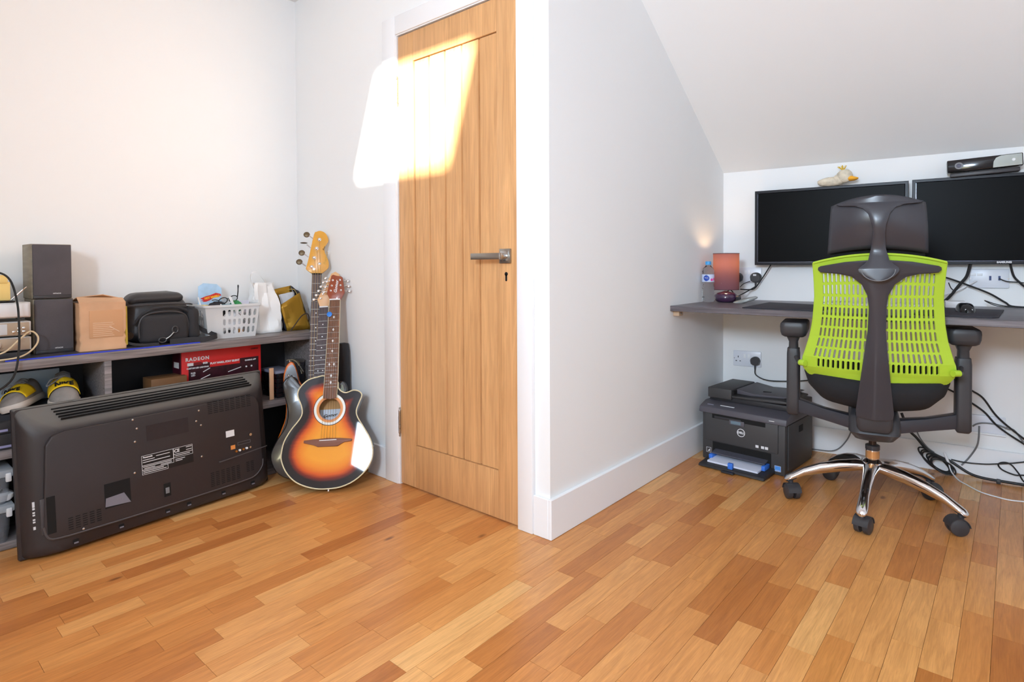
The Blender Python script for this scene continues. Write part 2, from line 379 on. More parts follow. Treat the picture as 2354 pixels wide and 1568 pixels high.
SPK = mat('speaker_cloth', (84, 80, 84), .95, bump=.5, bscale=900, var=.05, vscale=10)
SPW = mat('speaker_veneer', (132, 122, 104), .5, var=.12, vscale=6, stretch=(1, 1, 8))
def speaker(z0, lab, dx):
    s = thing('loudspeaker', lab, 'speaker', (.557+dx, 2.758, z0), 0, 'stacked bookshelf speakers')
    box('cabinet', SPW, s, -.062, .062, .012, .15, 0, .205, .002)
    gr = MB().grid(lambda u, v: (-.058+.116*u, -.004*sin(pi*u)+.002, .020+.183*v), 9, 9)
    box('grille_frame', SPW, s, -.060, .060, .008, .0125, .002, .204, .001)
    box('grille', SPK, s, -.0585, .0585, -.004, .0085, .012, .203, .004)
    # curved bottom lip
    MB().prism([(-.0575, .012), (-.03, .016), (0, .018), (.03, .016), (.0575, .012), (.0575, .001), (-.0575, .001)], XZ, -.001, .011).build('lower_lip', BLK, s, bevel=.001)
    text('brand_badge', 'HITACHI', .0062, INK, s, (.012, -.0048, .019), bold=.0001)
    return s
speaker(ZT+.0045, 'lower dark grey speaker resting on the shelf top beside the box', 0)
speaker(ZT+.2105, 'upper dark grey speaker standing on top of the other speaker', -.003)

# cardboard box
CARD = mat('cardboard', (208, 164, 128), .8, bump=.25, bscale=25, var=.07, vscale=6)
bx = thing('cardboard_box', 'battered brown cardboard box between the speakers and the camera bag', 'box', (.702, 2.755, ZT+.0045), radians(-2))
mb = MB(); random.seed(3)
def boxpt(u, v, face):
    pass
rings = []
for k in range(13):
    z = .185*k/12; s_ = .0775+.0006*sin(k*2.2)+.0008*noise.noise(Vector((k*.9, 1, 2)))
    if k in (2, 4): s_ -= .003
    y0 = -.052+.004*(k in (2, 4)); 
    P = rrect(-s_, s_, y0, .085, .006, 2)
    rings.append([(p[0]+.0015*noise.noise(Vector((p[0]*30, p[1]*30, k))), p[1]+.002*noise.noise(Vector((p[0]*22, p[1]*20, k*.6+9))), z) for p in P])
mb.loft(rings); mb.build('carton', CARD, bx, ang=50)
fl1 = MB().loft([[(-.077, -.050, .184), (.077, -.048, .181), (.078, .0, .197), (-.076, -.004, .205)], [(-.077, -.050, .187), (.077, -.048, .184), (.078, .0, .200), (-.076, -.004, .208)]]); fl1.build('front_flap', CARD, bx)
MB().loft([[(-.076, .086, .186), (.077, .086, .184), (.074, .0, .195), (.01, -.006, .213), (-.074, 0, .205)], [(-.076, .086, .189), (.077, .086, .187), (.074, .0, .198), (.01, -.006, .216), (-.074, 0, .208)]]).build('back_flap', CARD, bx)
MB().loft([[(.074, -.05, .01), (.083, -.045, .012), (.083, -.040, .165), (.074, -.05, .17)], [(.074, -.046, .01), (.083, -.041, .012), (.083, -.036, .165), (.074, -.046, .17)]]).build('torn_edge', mat('card_edge', (190, 165, 60), .8), bx)
PRN = mat('faded_print', (222, 190, 160), .8)
for k in range(8): box('print_line', PRN, bx, -.035, .035-.004*(k % 3), -.0545, -.0535, .055+k*.0072, .0568+k*.0072)
MB().tube([(.018, -.0555, .092), (.052, -.0545, .068)], .0009, 6).build('scratch', mat('pale_scratch', (235, 215, 195), .7), bx)
box('stuck_panel', mat('cardboard_panel', (200, 152, 112), .8, bump=.2, bscale=25), bx, -.046, .066, -.0535, -.051, .048, .155, .001)

# camera bag
NYL = mat('black_nylon', (44, 43, 46), .8, bump=.4, bscale=700)
NYS = mat('dark_coated_nylon', (52, 51, 53), .45, bump=.25, bscale=90)
cb = thing('camera_bag', 'black nylon camera bag with front pocket and shoulder strap', 'bag', (.919, 2.79, ZT+.0045), radians(-3))
def blob(mb, x0, x1, y0, y1, z0, z1, r, topx=0, topy=0, n=12, nz=.003, seed=0):
    rings = []
    for k in range(n+1):
        t = k/n; z = z0+(z1-z0)*t
        e = min(t, 1-t)*(z1-z0); ins = r-sqrt(max(0, r*r-(r-min(e, r))**2))
        P = rrect(x0+ins+topx*t, x1-ins-topx*t, y0+ins+topy*t, y1-ins, max(.004, r-ins*.6), 4)
        rings.append([(p[0]+nz*noise.noise(Vector((p[0]*18, p[1]*18, z*18+seed))), p[1]+nz*noise.noise(Vector((p[0]*18+5, p[1]*18, z*18+seed))), z+nz*noise.noise(Vector((p[0]*14, p[1]*14+7, z*14+seed)))) for p in P])
    return mb.loft(rings)
blob(MB(), -.130, .128, -.035, .10, 0, .200, .045, .016, .012, nz=.008).build('body', NYS, cb, ang=60)
blob(MB(), -.118, .112, -.034, .100, .168, .214, .030, .014, .016, nz=.009, seed=4).build('lid', NYS, cb, ang=60)
MB().tube(catmull([(-.128, -.02, .158), (-.10, -.047, .163), (0, -.05, .166), (.10, -.047, .163), (.13, -.02, .158)], 6), .0035, 8).build('zip', BLK, cb)
blob(MB(), -.086, .102, -.088, -.03, .002, .128, .026, .006, .006, nz=.003, seed=8).build('front_pocket', NYL, cb, ang=60)
MB().tube(catmull([(-.084, -.064, .03), (-.085, -.066, .085), (-.07, -.068, .118), (-.03, -.07, .133), (.04, -.07, .134), (.085, -.066, .118), (.100, -.064, .08), (.101, -.062, .03)], 6), .004, 8).build('pocket_piping', BLK, cb)
MB().tube(catmull([(-.10, -.045, .085), (-.07, -.06, .128), (-.02, -.062, .150), (.05, -.06, .15), (.10, -.055, .13), (.125, -.04, .08)], 6), .006, 8).build('pocket_trim', NYL, cb)
blob(MB(), .095, .150, -.078, .06, .004, .150, .026, .004, .010, nz=.006, seed=2).build('side_pocket', NYL, cb, ang=60)
def ribbon(path, wdir, w, th):
    path = catmull(path, 6); wd = Vector(wdir).normalized(); rings = []
    for i, p in enumerate(path):
        t = (path[min(i+1, len(path)-1)]-path[max(i-1, 0)]).normalized(); n_ = t.cross(wd).normalized()
        rings.append([tuple(p+wd*w/2+n_*th/2), tuple(p-wd*w/2+n_*th/2), tuple(p-wd*w/2-n_*th/2), tuple(p+wd*w/2-n_*th/2)])
    return MB().loft(rings)
ribbon([(.02, -.092, .008), (.09, -.098, .010), (.15, -.115, .010), (.195, -.105, .014), (.212, -.075, .016), (.20, -.05, .024), (.165, -.03, .045), (.14, -.01, .075)], (.1, .35, .9), .022, .004).build('strap', NYL, cb)
ribbon([(-.125, -.01, .10), (-.14, -.05, .06), (-.13, -.075, .02), (-.09, -.092, .006), (-.02, -.092, .004)], (0, .6, .8), .012, .003).build('strap_end', NYL, cb)
cl = MB().tube([(.040+.011*cos(a_), -.094, .058+.014*sin(a_)) for a_ in [k*pi/6 for k in range(12)]], .003, 6, True).build('buckle', BLK, cb)
MB().tube(catmull([(.035, -.094, .048), (.02, -.096, .032), (.005, -.095, .022)], 4), .003, 6).build('clip_hook', STEEL, cl)
MB().tube([(-.008+.014*cos(a_), -.094, .018+.010*sin(a_)) for a_ in [k*pi/6 for k in range(12)]], .003, 6, True).build('strap_ring', BLK, cb)
MB().cyl((-.128, -.03, .045), (-.118, -.062, .042), .016, seg=16).build('lens_cap', GLBLK, cb)

# plastic basket
PLA = mat('frosted_plastic', (242, 244, 246), .3, trans=.25, ior=1.2, alpha=.68)
bk = thing('plastic_basket', 'frosted clear plastic basket with slotted sides full of odds and ends', 'basket', (1.215, 2.815, ZT+.0005), radians(-4))
BW, BD, BHt = .103, .085, .150
def capsule(a0, a1, b0, b1):
    r = (a1-a0)/2; cx = (a0+a1)/2; P = []
    for k in range(9): an = -pi+pi*k/8; P.append((cx+r*cos(an), b0+r+r*sin(an)))
    for k in range(9): an = pi*k/8; P.append((cx+r*cos(an), b1-r+r*sin(an)))
    return P
def flare(v): return 1+.16*v
def side(fn, half, cols, u_lo, u_hi):
    cells = []; us = [-half]+[u_lo+(u_hi-u_lo)*k/cols for k in range(cols+1)]+[half]; vs = [0, .10, .36, .62, .90, 1]
    for i in range(len(us)-1):
        for j in range(len(vs)-1):
            h = None
            if 0 < i < len(us)-2 and 0 < j < 4:
                du, dv = us[i+1]-us[i], vs[j+1]-vs[j]; ph = .03*((i*7+j*3) % 3)
                h = (us[i]+du*.24, us[i+1]-du*.24, vs[j]+dv*.10+ph*.5, vs[j+1]-dv*.14)
            cells.append((us[i], us[i+1], vs[j], vs[j+1], h))
    m_ = MB()
    def hole(a0, a1, b0, b1):
        r = (a1-a0)/2; rv = r/BHt; cx = (a0+a1)/2; P = []
        for k in range(9): an = -pi+pi*k/8; P.append((cx+r*cos(an), b0+rv+rv*sin(an)))
        for k in range(9): an = pi*k/8; P.append((cx+r*cos(an), b1-rv+rv*sin(an)))
        return P
    m_.rings_panel(cells, hole, fn); return m_
side(lambda u, v: (u*flare(v), -BD*flare(v), v*BHt), BW, 7, -.045, .098).build('front_wall', PLA, bk, solid=.002, smooth=False)
side(lambda u, v: (u*flare(v), BD*flare(v), v*BHt), BW, 7, -.07, .07).build('back_wall', PLA, bk, solid=.002, smooth=False)
side(lambda u, v: (-BW*flare(v), u*flare(v), v*BHt), BD, 4, -.05, .05).build('side_wall', PLA, bk, solid=.002, smooth=False)
side(lambda u, v: (BW*flare(v), u*flare(v), v*BHt), BD, 4, -.05, .05).build('side_wall', PLA, bk, solid=.002, smooth=False)
box('base', PLA, bk, -BW, BW, -BD, BD, 0, .0025)
fw, fd = BW*1.16, BD*1.16
MB().loft([[(p[0], p[1], BHt-.006) for p in rrect(-fw-.004, fw+.004, -fd-.004, fd+.004, .012)], [(p[0], p[1], BHt-.006) for p in rrect(-fw-.009, fw+.009, -fd-.009, fd+.009, .015)], [(p[0], p[1], BHt+.004) for p in rrect(-fw-.009, fw+.009, -fd-.009, fd+.009, .015)], [(p[0], p[1], BHt+.004) for p in rrect(-fw-.001, fw+.001, -fd-.001, fd+.001, .010)], [(p[0], p[1], BHt-.006) for p in rrect(-fw-.001, fw+.001, -fd-.001, fd+.001, .010)]], False).build('rim', PLA, bk)
BZ = ZT+.0005
def inb(x, y, z): return (bk.location.x+x*cos(radians(-4))-y*sin(radians(-4)), bk.location.y+x*sin(radians(-4))+y*cos(radians(-4)), BZ+z)
# basket contents
hwc = thing('toy_car_packet', 'blister card with red and yellow flame logo standing in the basket', 'toy packet', inb(-.050, .055, .078), (radians(-10), radians(4), radians(-4)))
HB = mat('card_sky_blue', (168, 200, 228), .5, var=.1, vscale=14); HY = mat('logo_yellow', (250, 190, 20), .5); HR = mat('logo_red', (205, 40, 34), .5)
MB().prism([(-.052, 0), (.052, 0), (.052, .150), (.030, .170), (-.030, .172), (-.052, .156)], XZ, -.0008, .0008).build('card', HB, hwc)
MB().prism([(-.044, .098), (-.020, .110), (0, .116), (.025, .128), (.046, .124), (.050, .116), (.040, .112), (.020, .108), (.0, .092), (-.018, .084), (-.035, .083), (-.028, .088), (-.042, .088), (-.03, .093)], XZ, -.0014, -.0008).build('flame_logo', HR, hwc)
text('logo_lettering', 'HOT WHEELS', .0135, HY, hwc, (.008, -.0018, .106), (pi/2, radians(-14), 0), bold=.0006, sx=.82, shear=.2)
box('card_print', mat('card_sand', (214, 190, 120), .6, var=.2, vscale=60), hwc, -.05, .05, -.0012, -.0008, .045, .07)
blob(MB(), -.045, .045, -.026, -.001, .0, .058, .012, .004, 0, nz=.001).build('blister', mat('clear_blister', (200, 200, 210), .1, trans=.6, alpha=.7), hwc, ang=60)
DK = mat('dark_cloth', (40, 38, 42), .9, bump=.3, bscale=200)
m_ = MB(); m_.ell((0, 0, 0), (.052, .04, .046), 18, 10, .35, 2.2, 3); tag(m_.build('folded_cloth', DK), 'crumpled charcoal cloth bulging from the front of the basket', 'cloth').location = inb(-.04, -.015, .118)
m_ = MB(); m_.ell((0, 0, 0), (.03, .03, .028), 14, 8, .3, 2.5, 9); tag(m_.build('green_pouch', mat('green_plastic', (28, 130, 66), .4)), 'small green pouch on top of the basket', 'pouch').location = inb(.038, -.025, .138)
tag(MB().box(-.03, .03, -.02, .02, -.012, .012).build('teal_case', mat('teal_plastic', (30, 140, 160), .35), bevel=.005), 'small teal case lying in the basket beside the green pouch', 'case').location = inb(-.008, -.045, .140)
tag(MB().prism(rrect(-.006, .006, -.05, .05, .005), XZ, -.002, .002).build('white_toothbrush_handle', WHT, bevel=.001), 'white plastic stick poking up in the middle of the basket', 'stick').location = inb(.018, -.055, .145)
bpy.data.objects['white_toothbrush_handle'].rotation_euler = (.2, radians(-28), 0)
bpy.data.objects['white_toothbrush_handle'].name = 'plastic_stick'
tag(MB().tube(catmull([(0, 0, 0), (-.004, -.008, .02), (0, -.012, .045)], 4), .003, 8).build('white_plug_lead', WHT), 'short white lead curling over the dark cloth in the basket', 'lead').location = inb(-.050, -.075, .112)
bpy.data.objects['white_plug_lead'].name = 'charger_lead'
gl = thing('glasses', 'black-framed glasses lying on top of the basket', 'glasses', inb(.006, -.02, .172), (radians(14), radians(-8), radians(10)))
for sx_ in (-.026, .026):
    fr_ = MB().tube([(sx_+.022*cos(a_), 0, .015*sin(a_)) for a_ in [k*pi/9 for k in range(18)]], .0022, 6, True).build('rim', GLBLK, gl)
    MB().prism([(sx_+.021*cos(a_), .014*sin(a_)) for a_ in [k*pi/9 for k in range(18)]], XZ, -.0005, .0005).build('lens', mat('lens_glass', (225, 230, 235), .03, trans=.9, alpha=.35), fr_)
MB().tube(catmull([(-.006, 0, .005), (0, -.003, .008), (.006, 0, .005)], 4), .002, 6).build('bridge', GLBLK, gl)
MB().tube(catmull([(.048, 0, .006), (.065, .02, .028), (.078, .04, .045), (.088, .05, .040), (.090, .055, .022)], 5), .0025, 6).build('temple', GLBLK, gl)
MB().tube(catmull([(-.048, 0, .006), (-.045, .03, .0), (-.04, .06, -.012)], 5), .0025, 6).build('temple', GLBLK, gl)
tag(MB().prism([(-.032, 0), (.032, 0), (.034, .06), (-.03, .058)], XZ, -.004, .004).build('leaflet', mat('lilac_paper', (205, 206, 222), .7), bevel=.001), 'pale lilac leaflet standing at the right end of the basket', 'leaflet').location = inb(.075, .0, .105)
BRS = mat('brass', (190, 130, 60), .3, .8)
for (x_, z_, m_, lb) in ((-.01, .02, DK, 'dark battery at the basket bottom seen through the left slots'), (.022, .022, WHT, 'white cube charger at the basket bottom'), (.045, .022, BRS, 'brass coloured knob at the basket bottom'), (-.045, .02, BLK, 'black charger block at the bottom left of the basket')):
    o = MB().lathe([(.008, -.014), (.013, -.011), (.013, .011), (.008, .014)], 14).build('trinket', m_); o.location = inb(x_, -.06, z_); tag(o, lb, 'trinket', 'bits in the basket')
tag(box('flyer', mat('pale_paper', (225, 226, 230), .7), None, -.07, .05, -.001, .001, 0, .115), 'sheet of pale paper behind the front slots of the basket', 'paper').location = inb(.01, -.045, .004)
tag(MB().tube([(0, 0, 0), (.055, -.002, -.065)], .0022, 6).build('pen', NICKEL), 'slim silver pen slanting behind the basket slots', 'pen').location = inb(.03, -.072, .115)
tag(MB().prism([(-.004, 0), (.004, 0), (-.02, .085), (-.026, .083)], XZ, -.001, .001).build('ruler', mat('clear_white', (222, 224, 226), .3)), 'thin pale strip sticking up at the left end of the basket', 'strip').location = inb(-.105, -.03, .105)

# white carrier bag with handle
WPB = mat('white_paper_bag', (240, 240, 240), .6)
wb = thing('white_carrier_bag', 'crumpled white carrier bag with an upright loop handle', 'bag', (1.420, 2.84, ZT+.001), 0)
random.seed(8)
def bagpt(u, v, w, d, h, lean, amp, sd):
    a_ = 2*pi*u; sq = 1/max(abs(cos(a_)), abs(sin(a_)))**.75
    tap = 1-.18*v-.25*max(0, v-.6); x_ = cos(a_)*sq*w*tap+lean*v; y_ = sin(a_)*sq*d*tap*(1-.35*v); z_ = h*v
    k = amp*(noise.noise(Vector((cos(a_)*2.0, sin(a_)*2.0, v*2.4+sd)))+.55*abs(noise.noise(Vector((cos(a_)*4, sin(a_)*4, v*5+sd)))))
    return (x_+cos(a_)*k, y_+sin(a_)*k, z_+.25*k*(v > 0.02))
MB().grid(lambda u, v: bagpt(u, v, .066, .055, .245, -.010, .026, 3), 28, 16, True).build('bag_body', WPB, wb, ang=25, solid=.0008)
ribbon([(-.06, -.02, .21), (-.082, -.025, .262), (-.080, -.03, .292), (-.060, -.03, .298), (-.03, -.025, .275), (.0, -.02, .235)], (.2, .9, .2), .018, .002).build('handle', WPB, wb)

# gold gift bag
GOLD = mat('gold_paper', (172, 132, 44), .32, .55, bump=.2, bscale=30); BLP = mat('black_paper', (38, 36, 44), .5)
gb = thing('gift_bag', 'metallic gold gift bag with black sides leaning in the corner', 'bag', (1.560, 2.84, ZT+.001), radians(-8))
def sheet(P, m, name, parent, th=.0015, sub=8, amp=.006, sd=0):
    """bilinear crumpled sheet from four corners"""
    P = [Vector(p) for p in P]
    n_ = (P[1]-P[0]).cross(P[3]-P[0]).normalized()
    def f_(u, v):
        q = P[0]*(1-u)*(1-v)+P[1]*u*(1-v)+P[2]*u*v+P[3]*(1-u)*v
        return tuple(q+n_*amp*(noise.noise(Vector((u*3, v*3, sd)))+.6*abs(noise.noise(Vector((u*6, v*5, sd+3))))))
    return MB().grid(f_, sub, sub).build(name, m, parent, ang=14, solid=th)
sheet([(-.045, -.055, 0), (.078, -.055, 0), (.030, -.030, .190), (-.078, -.050, .130)], GOLD, 'front_panel', gb, sd=2, amp=.012)
sheet([(-.045, .04, 0), (.075, .04, 0), (.015, .05, .225), (-.085, .05, .205)], GOLD, 'back_panel', gb, sd=5)
sheet([(-.046, -.055, 0), (-.046, .04, 0), (-.088, .05, .205), (-.080, -.05, .125)], BLP, 'side_panel', gb, sd=8, amp=.008)
sheet([(.079, -.055, 0), (.076, .04, 0), (.016, .05, .225), (.031, -.03, .192)], BLP, 'side_panel', gb, sd=9, amp=.004)
sheet([(-.05, -.02, .10), (.02, -.015, .12), (.02, .02, .195), (-.06, .015, .18)], mat('pale_tissue', (206, 208, 214), .8), 'tissue_paper', gb, sd=12)
MB().tube(catmull([(0, .045, .205), (.022, .02, .205), (.028, .0, .185), (.022, -.03, .17)], 5), .002, 6).build('cord_handle', mat('gold_cord', (200, 170, 90), .6), gb)
cable('jack_cable', mat('dark_brown_cable', (60, 44, 36), .5), [(1.50, 2.742, ZT+.006), (1.525, 2.742, ZT+.035), (1.56, 2.742, ZT+.075), (1.595, 2.75, ZT+.085), (1.618, 2.77, ZT+.06), (1.622, 2.79, ZT+.02)], .0028, 'thin dark cable arching over the front of the gold bag')

# hi-fi stack at the left edge
SIL = mat('silver_plastic', (205, 205, 205), .35, .3); CHAMP = mat('champagne_panel', (176, 158, 138), .35, .3)
def hifi(z0, h, lab, body, face, kind):
    t = thing('hifi_unit', lab, 'hi-fi', (.352, 2.765, z0), 0, 'hi-fi separates by the left edge')
    box('case', body, t, -.13, .128, -.05, .14, 0, h, .003); 
    fa = box('front_panel', face, t, -.13, .122, -.058, -.049, .003, h-.003, .002)
    for x_ in (-.10, .10):
        MB().cyl((x_, -.03, -.004), (x_, -.03, .001), .012, seg=14).build('foot', BLK, t)
    if kind == 0:
        text('panel_marking', 'DVD  MP3', .007, GREYC, t, (.075, -.0585, h*.35))
        box('disc_tray', mat('tray_silver', (222, 223, 226), .3, .2), t, -.12, .118, -.0595, -.0575, .006, h-.006, .001)
    if kind == 1:
        box('display_window', mat('pale_display', (196, 198, 202), .2), t, -.13, .060, -.0595, -.0575, .006, h-.006, .001)
        for i in range(3):
            for j in range(2):
                if i == 0 and j == 1: continue
                MB().lathe([(.005, 0), (.005, .003), (.003, .004)], 12, (.078+.014*i, -.058, .014+.012*j), Matrix.Rotation(pi/2, 3, 'X')).build('button', NICKEL, t)
    if kind == 2:
        MB().lathe([(.017, 0), (.017, .008), (.014, .010), (0.002, .010)], 24, (.026, -.058, h*.5), Matrix.Rotation(pi/2, 3, 'X')).build('volume_knob', NICKEL, t)
        MB().cyl((.092, -.0585, h*.55), (.092, -.0595, h*.55), .003, seg=10).build('jack_socket', DARK, t)
    return t
hifi(ZT+.030, .048, 'bottom champagne-faced amplifier with a round knob beside the speakers', SIL, CHAMP, 2)
hifi(ZT+.084, .050, 'middle champagne hi-fi tuner with small round buttons', SIL, CHAMP, 1)
hifi(ZT+.148, .055, 'top silver disc player of the hi-fi stack', SIL, mat('silver_face', (214, 214, 216), .3, .3), 0)
tag(MB().box(-.13, .125, -.05, .13, 0, .025).build('power_board', BLK, bevel=.003), 'flat black base box under the hi-fi stack', 'box').location = (.352, 2.765, ZT+.0005)
tag(box('dvd_case', GLBLK, None, -.12, .085, -.05, .06, 0, .006, .001), 'flat black disc case lying on the silver disc player', 'disc case').location = (.352, 2.765, ZT+.204)
YEL = mat('manila_card', (236, 206, 130), .7)
yb = thing('yellow_card_box', 'pale yellow cardboard carton on top of the hi-fi stack', 'box', (.345, 2.77, ZT+.2105), 0)
box('carton', YEL, yb, -.09, .083, -.03, .06, 0, .066, .002); box('lid', YEL, yb, -.09, .076, -.034, .062, .062, .09, .002)
tag(MB().tube([(0, 0, 0), (.032, -.01, .036)], .003, 10).tube([(.032, -.01, .036), (.042, -.012, .046)], .0018, 10).build('aerial', CHROME), 'short chrome telescopic aerial sticking up beside the yellow carton', 'aerial').location = (.43, 2.74, ZT+.212)
cable('hanging_black_cable', RUB, [(.34, 2.70, .955), (.385, 2.69, .962), (.418, 2.68, .935), (.435, 2.675, .86), (.437, 2.66, .78), (.430, 2.628, .69), (.415, 2.615, .61), (.385, 2.615, .57), (.33, 2.62, .54)], .0034, 'black cable hanging in front of the hi-fi stack')
cable('cream_speaker_wire', mat('cream_wire', (205, 184, 150), .5), [(.34, 2.69, .665), (.40, 2.685, .682), (.445, 2.69, .725), (.475, 2.695, .748), (.494, 2.69, .728), (.488, 2.68, .700), (.46, 2.67, .672), (.42, 2.66, .660), (.34, 2.66, .657)], .003, 'cream twin speaker wire looping below the hi-fi stack')

# things inside the shelf
gx = thing('graphics_card_box', 'red graphics card box standing in the shelf behind the television', 'box', (1.168, 2.735, .346), radians(1.5))
RED = mat('box_red', (214, 36, 36), .4); DRED = mat('box_dark_print', (48, 14, 26), .4, var=.4, vscale=40)
box('carton', RED, gx, -.178, .178, 0, .09, 0, .264, .002)
box('picture_panel', DRED, gx, -.150, .165, -.0012, .001, .02, .205)
box('slogan_bar', RED, gx, -.06, .075, -.0018, .001, .183, .213)
text('brand_name', 'RADEON', .021, INK, gx, (-.113, -.002, .226), bold=.0008, spacing=1.25)
box('model_badge', INK, gx, -.155, -.130, -.0018, .001, .198, .211); box('model_badge_outline', mat('badge_grey', (120, 30, 36), .5), gx, -.128, -.095, -.0018, .001, .198, .211)
text('memory_size', '8GB', .011, INK, gx, (-.080, -.0022, .204), bold=.0006)
text('slogan', 'PLAY HARD, STAY SILENT', .0115, INK, gx, (.007, -.0024, .198), bold=.0006)
text('feature_text', 'CUSTOM LED LIGHTING', .0085, INK, gx, (-.112, -.0024, .187), bold=.0004)
text('app_text', 'GAMING APP', .009, INK, gx, (.125, -.0024, .192), bold=.0004)
text('maker_text', 'GAMING', .009, mat('dark_red_print', (120, 20, 24), .5), gx, (.145, -.002, .243), bold=.0004)
text('rgb_text', 'RGB\nLED', .010, INK, gx, (-.132, -.0024, .160), bold=.0003)
for (x_, z_, l_) in ((-.09, .165, .03), (-.10, .135, .04), (.02, .150, .06)): MB().tube([(x_, -.0022, z_), (x_+l_, -.0022, z_+.014)], .002, 6).build('light_streak', INK, gx)
for x_ in (.105, .130): MB().cyl((x_, -.001, .163), (x_, -.003, .163), .004, seg=12).build('white_dot', INK, gx)
box('side_label', mat('box_side_dark', (70, 16, 34), .4), gx, -.1815, -.178, .004, .086, 0, .262)
box('side_sticker', INK, gx, -.1822, -.181, .02, .07, .19, .215); box('side_sticker', INK, gx, -.1822, -.181, .02, .07, .13, .16)
tag(box('wooden_offcut', mat('brown_board', (120, 84, 52), .6), None, .862, 1.0, 2.70, 2.80, .346, .512, .002), 'brown wooden board lying left of the red graphics card box', 'board')
tag(box('dark_bundle', mat('dark_bundle', (58, 56, 72), .8, bump=.5, bscale=20), None, .715, .85, 2.72, 2.86, .346, .455, .02), 'dark folded fabric in the shelf compartment under the camera bag', 'fabric')
tag(box('card_strip', CARD, None, 1.352, 1.372, 2.668, 2.676, .346, .496, .001), 'narrow brown cardboard strip standing at the right edge of the television', 'cardboard')
for k in range(5):
    o = MB().box(-.04, .045, -.07, .07, 0, .022).build('game_case', GLBLK, bevel=.002); o.location = (1.43+.003*(k % 2), 2.745, .346+k*.0235); o.rotation_euler = (0, 0, radians([2, -2, 1, -1, 3][k]))
    tag(o, 'glossy black case in the short stack right of the television, '+['lowest', 'second from the bottom', 'middle one', 'second from the top', 'topmost'][k], 'case', 'black cases on the middle shelf')
tag(MB().box(-.048, .05, -.075, .08, 0, .012).build('paper_pad', mat('blue_grey_paper', (122, 128, 150), .6), bevel=.002), 'blue-grey pad lying on the stack of black cases', 'pad').location = (1.43, 2.745, .346+5*.0235)
cu = thing('black_tumbler', 'tall black tumbler on the middle shelf beside the bass guitar', 'tumbler', (1.530, 2.735, .346))
MB().lathe([(.026, 0), (.030, .004), (.034, .155), (.033, .158), (.030, .155), (.027, .01)], 24).build('cup', mat('tumbler_black', (36, 36, 46), .35), cu)
MB().lathe([(.0335, .150), (.0355, .153), (.0355, .160), (.032, .163)], 24).build('rim', STEEL, cu)

# trainers
GRY = mat('grey_mesh_fabric', (140, 134, 130), .9, bump=.6, bscale=400, var=.12, vscale=12); YLW = mat('yellow_fabric', (242, 200, 24), .7, bump=.2, bscale=300); SOLE = mat('pale_rubber', (205, 196, 188), .7)
def shoe(loc, rz, lab, mirror=1, txt='NIKE'):
    s = thing('trainer', lab, 'shoe', loc, (0, 0, rz), 'pair of grey and yellow trainers')
    # toe points to -y
    prof = [(-.135, .022, .030), (-.125, .036, .048), (-.10, .044, .066), (-.06, .046, .076), (-.02, .043, .092), (.03, .038, .100), (.08, .036, .098), (.115, .034, .102), (.130, .022, .098)]
    R = []
    for (y_, hw_, h_) in prof:
        ring = []
        for k in range(17):
            a_ = pi*k/16; ring.append((mirror*hw_*cos(a_)*(1+.06*sin(a_)), y_, .018+(h_-.018)*sin(a_)**.8))
        R.append(ring+[(-mirror*hw_*.9, y_, .012), (mirror*hw_*.9, y_, .012)])
    MB().loft(R).build('upper', GRY, s, ang=60)
    out = [(hw_*1.03, y_) for y_, hw_, h_ in prof]+[(-hw_*1.03, y_) for y_, hw_, h_ in reversed(prof)]
    MB().loft([[(p[0]*.92, p[1], 0) for p in out], [(p[0]*1.05, p[1]*1.02, .008) for p in out], [(p[0]*1.05, p[1]*1.03, .022) for p in out], [(p[0]*.98, p[1]*1.01, .028) for p in out]]).build('sole', SOLE, s, ang=50)
    # yellow saddle with lettering
    def saddle(u, v):
        y_ = -.085+.075*v; i = min(int((y_+.135)/.27*8), 7)
        hw_ = .046; h_ = .070+.30*(v*.075)+.003
        a_ = pi*(.08+.84*u); return (hw_*1.05*cos(a_)*(1+.06*sin(a_)), y_-.03*abs(cos(a_))*v*-1, .020+(h_-.016)*sin(a_)**.8)
    MB().grid(saddle, 17, 7).build('saddle', YLW, s, solid=.002, ang=60)
    text('lettering', txt, .026, BLKINK, s, (0, -.068, .0825), (radians(38), 0, 0), bold=.0014)
    for k in range(4):
        y_ = -.005+.018*k; MB().tube(catmull([(-.022, y_, .092+.003*k), (0, y_-.006, .104+.003*k), (.022, y_+.004, .092+.003*k)], 5), .0028, 6).build('lace', mat('grey_lace', (112, 110, 112), .8), s)
    MB().tube(catmull([(0, -.01, .100), (-.035, -.03, .098), (-.05, -.04, .075), (-.03, -.035, .085), (-.005, -.012, .102)], 6), .0026, 6).build('lace_loop', mat('grey_lace', (112, 110, 112), .8), s)
    return s
DKS = mat('shelf_stack_dark', (32, 32, 38), .7)
tag(box('dark_storage_box', DKS, None, .36, .668, 2.70, 2.92, .346, .460, .006), 'dark box on the middle shelf underneath the trainers', 'box')
shoe((.582, 2.765, .4605), radians(-10), 'upright grey trainer with a yellow lettered band, nearer the shelf divider')
sh2 = shoe((.452, 2.745, .458), radians(-32), 'tilted grey trainer with a yellow band, at the top left corner of the television', -1)
sh2.rotation_euler = (0, radians(-14), radians(-30)); sh2.location = (.470, 2.785, .468); sh2.scale = (.84, .84, .84)
tag(box('pale_blue_carton', mat('pale_blue_card', (176, 196, 214), .6), None, .30, .60, 2.905, 2.932, .461, .575, .002), 'pale blue carton at the back of the shelf behind the trainers', 'carton')
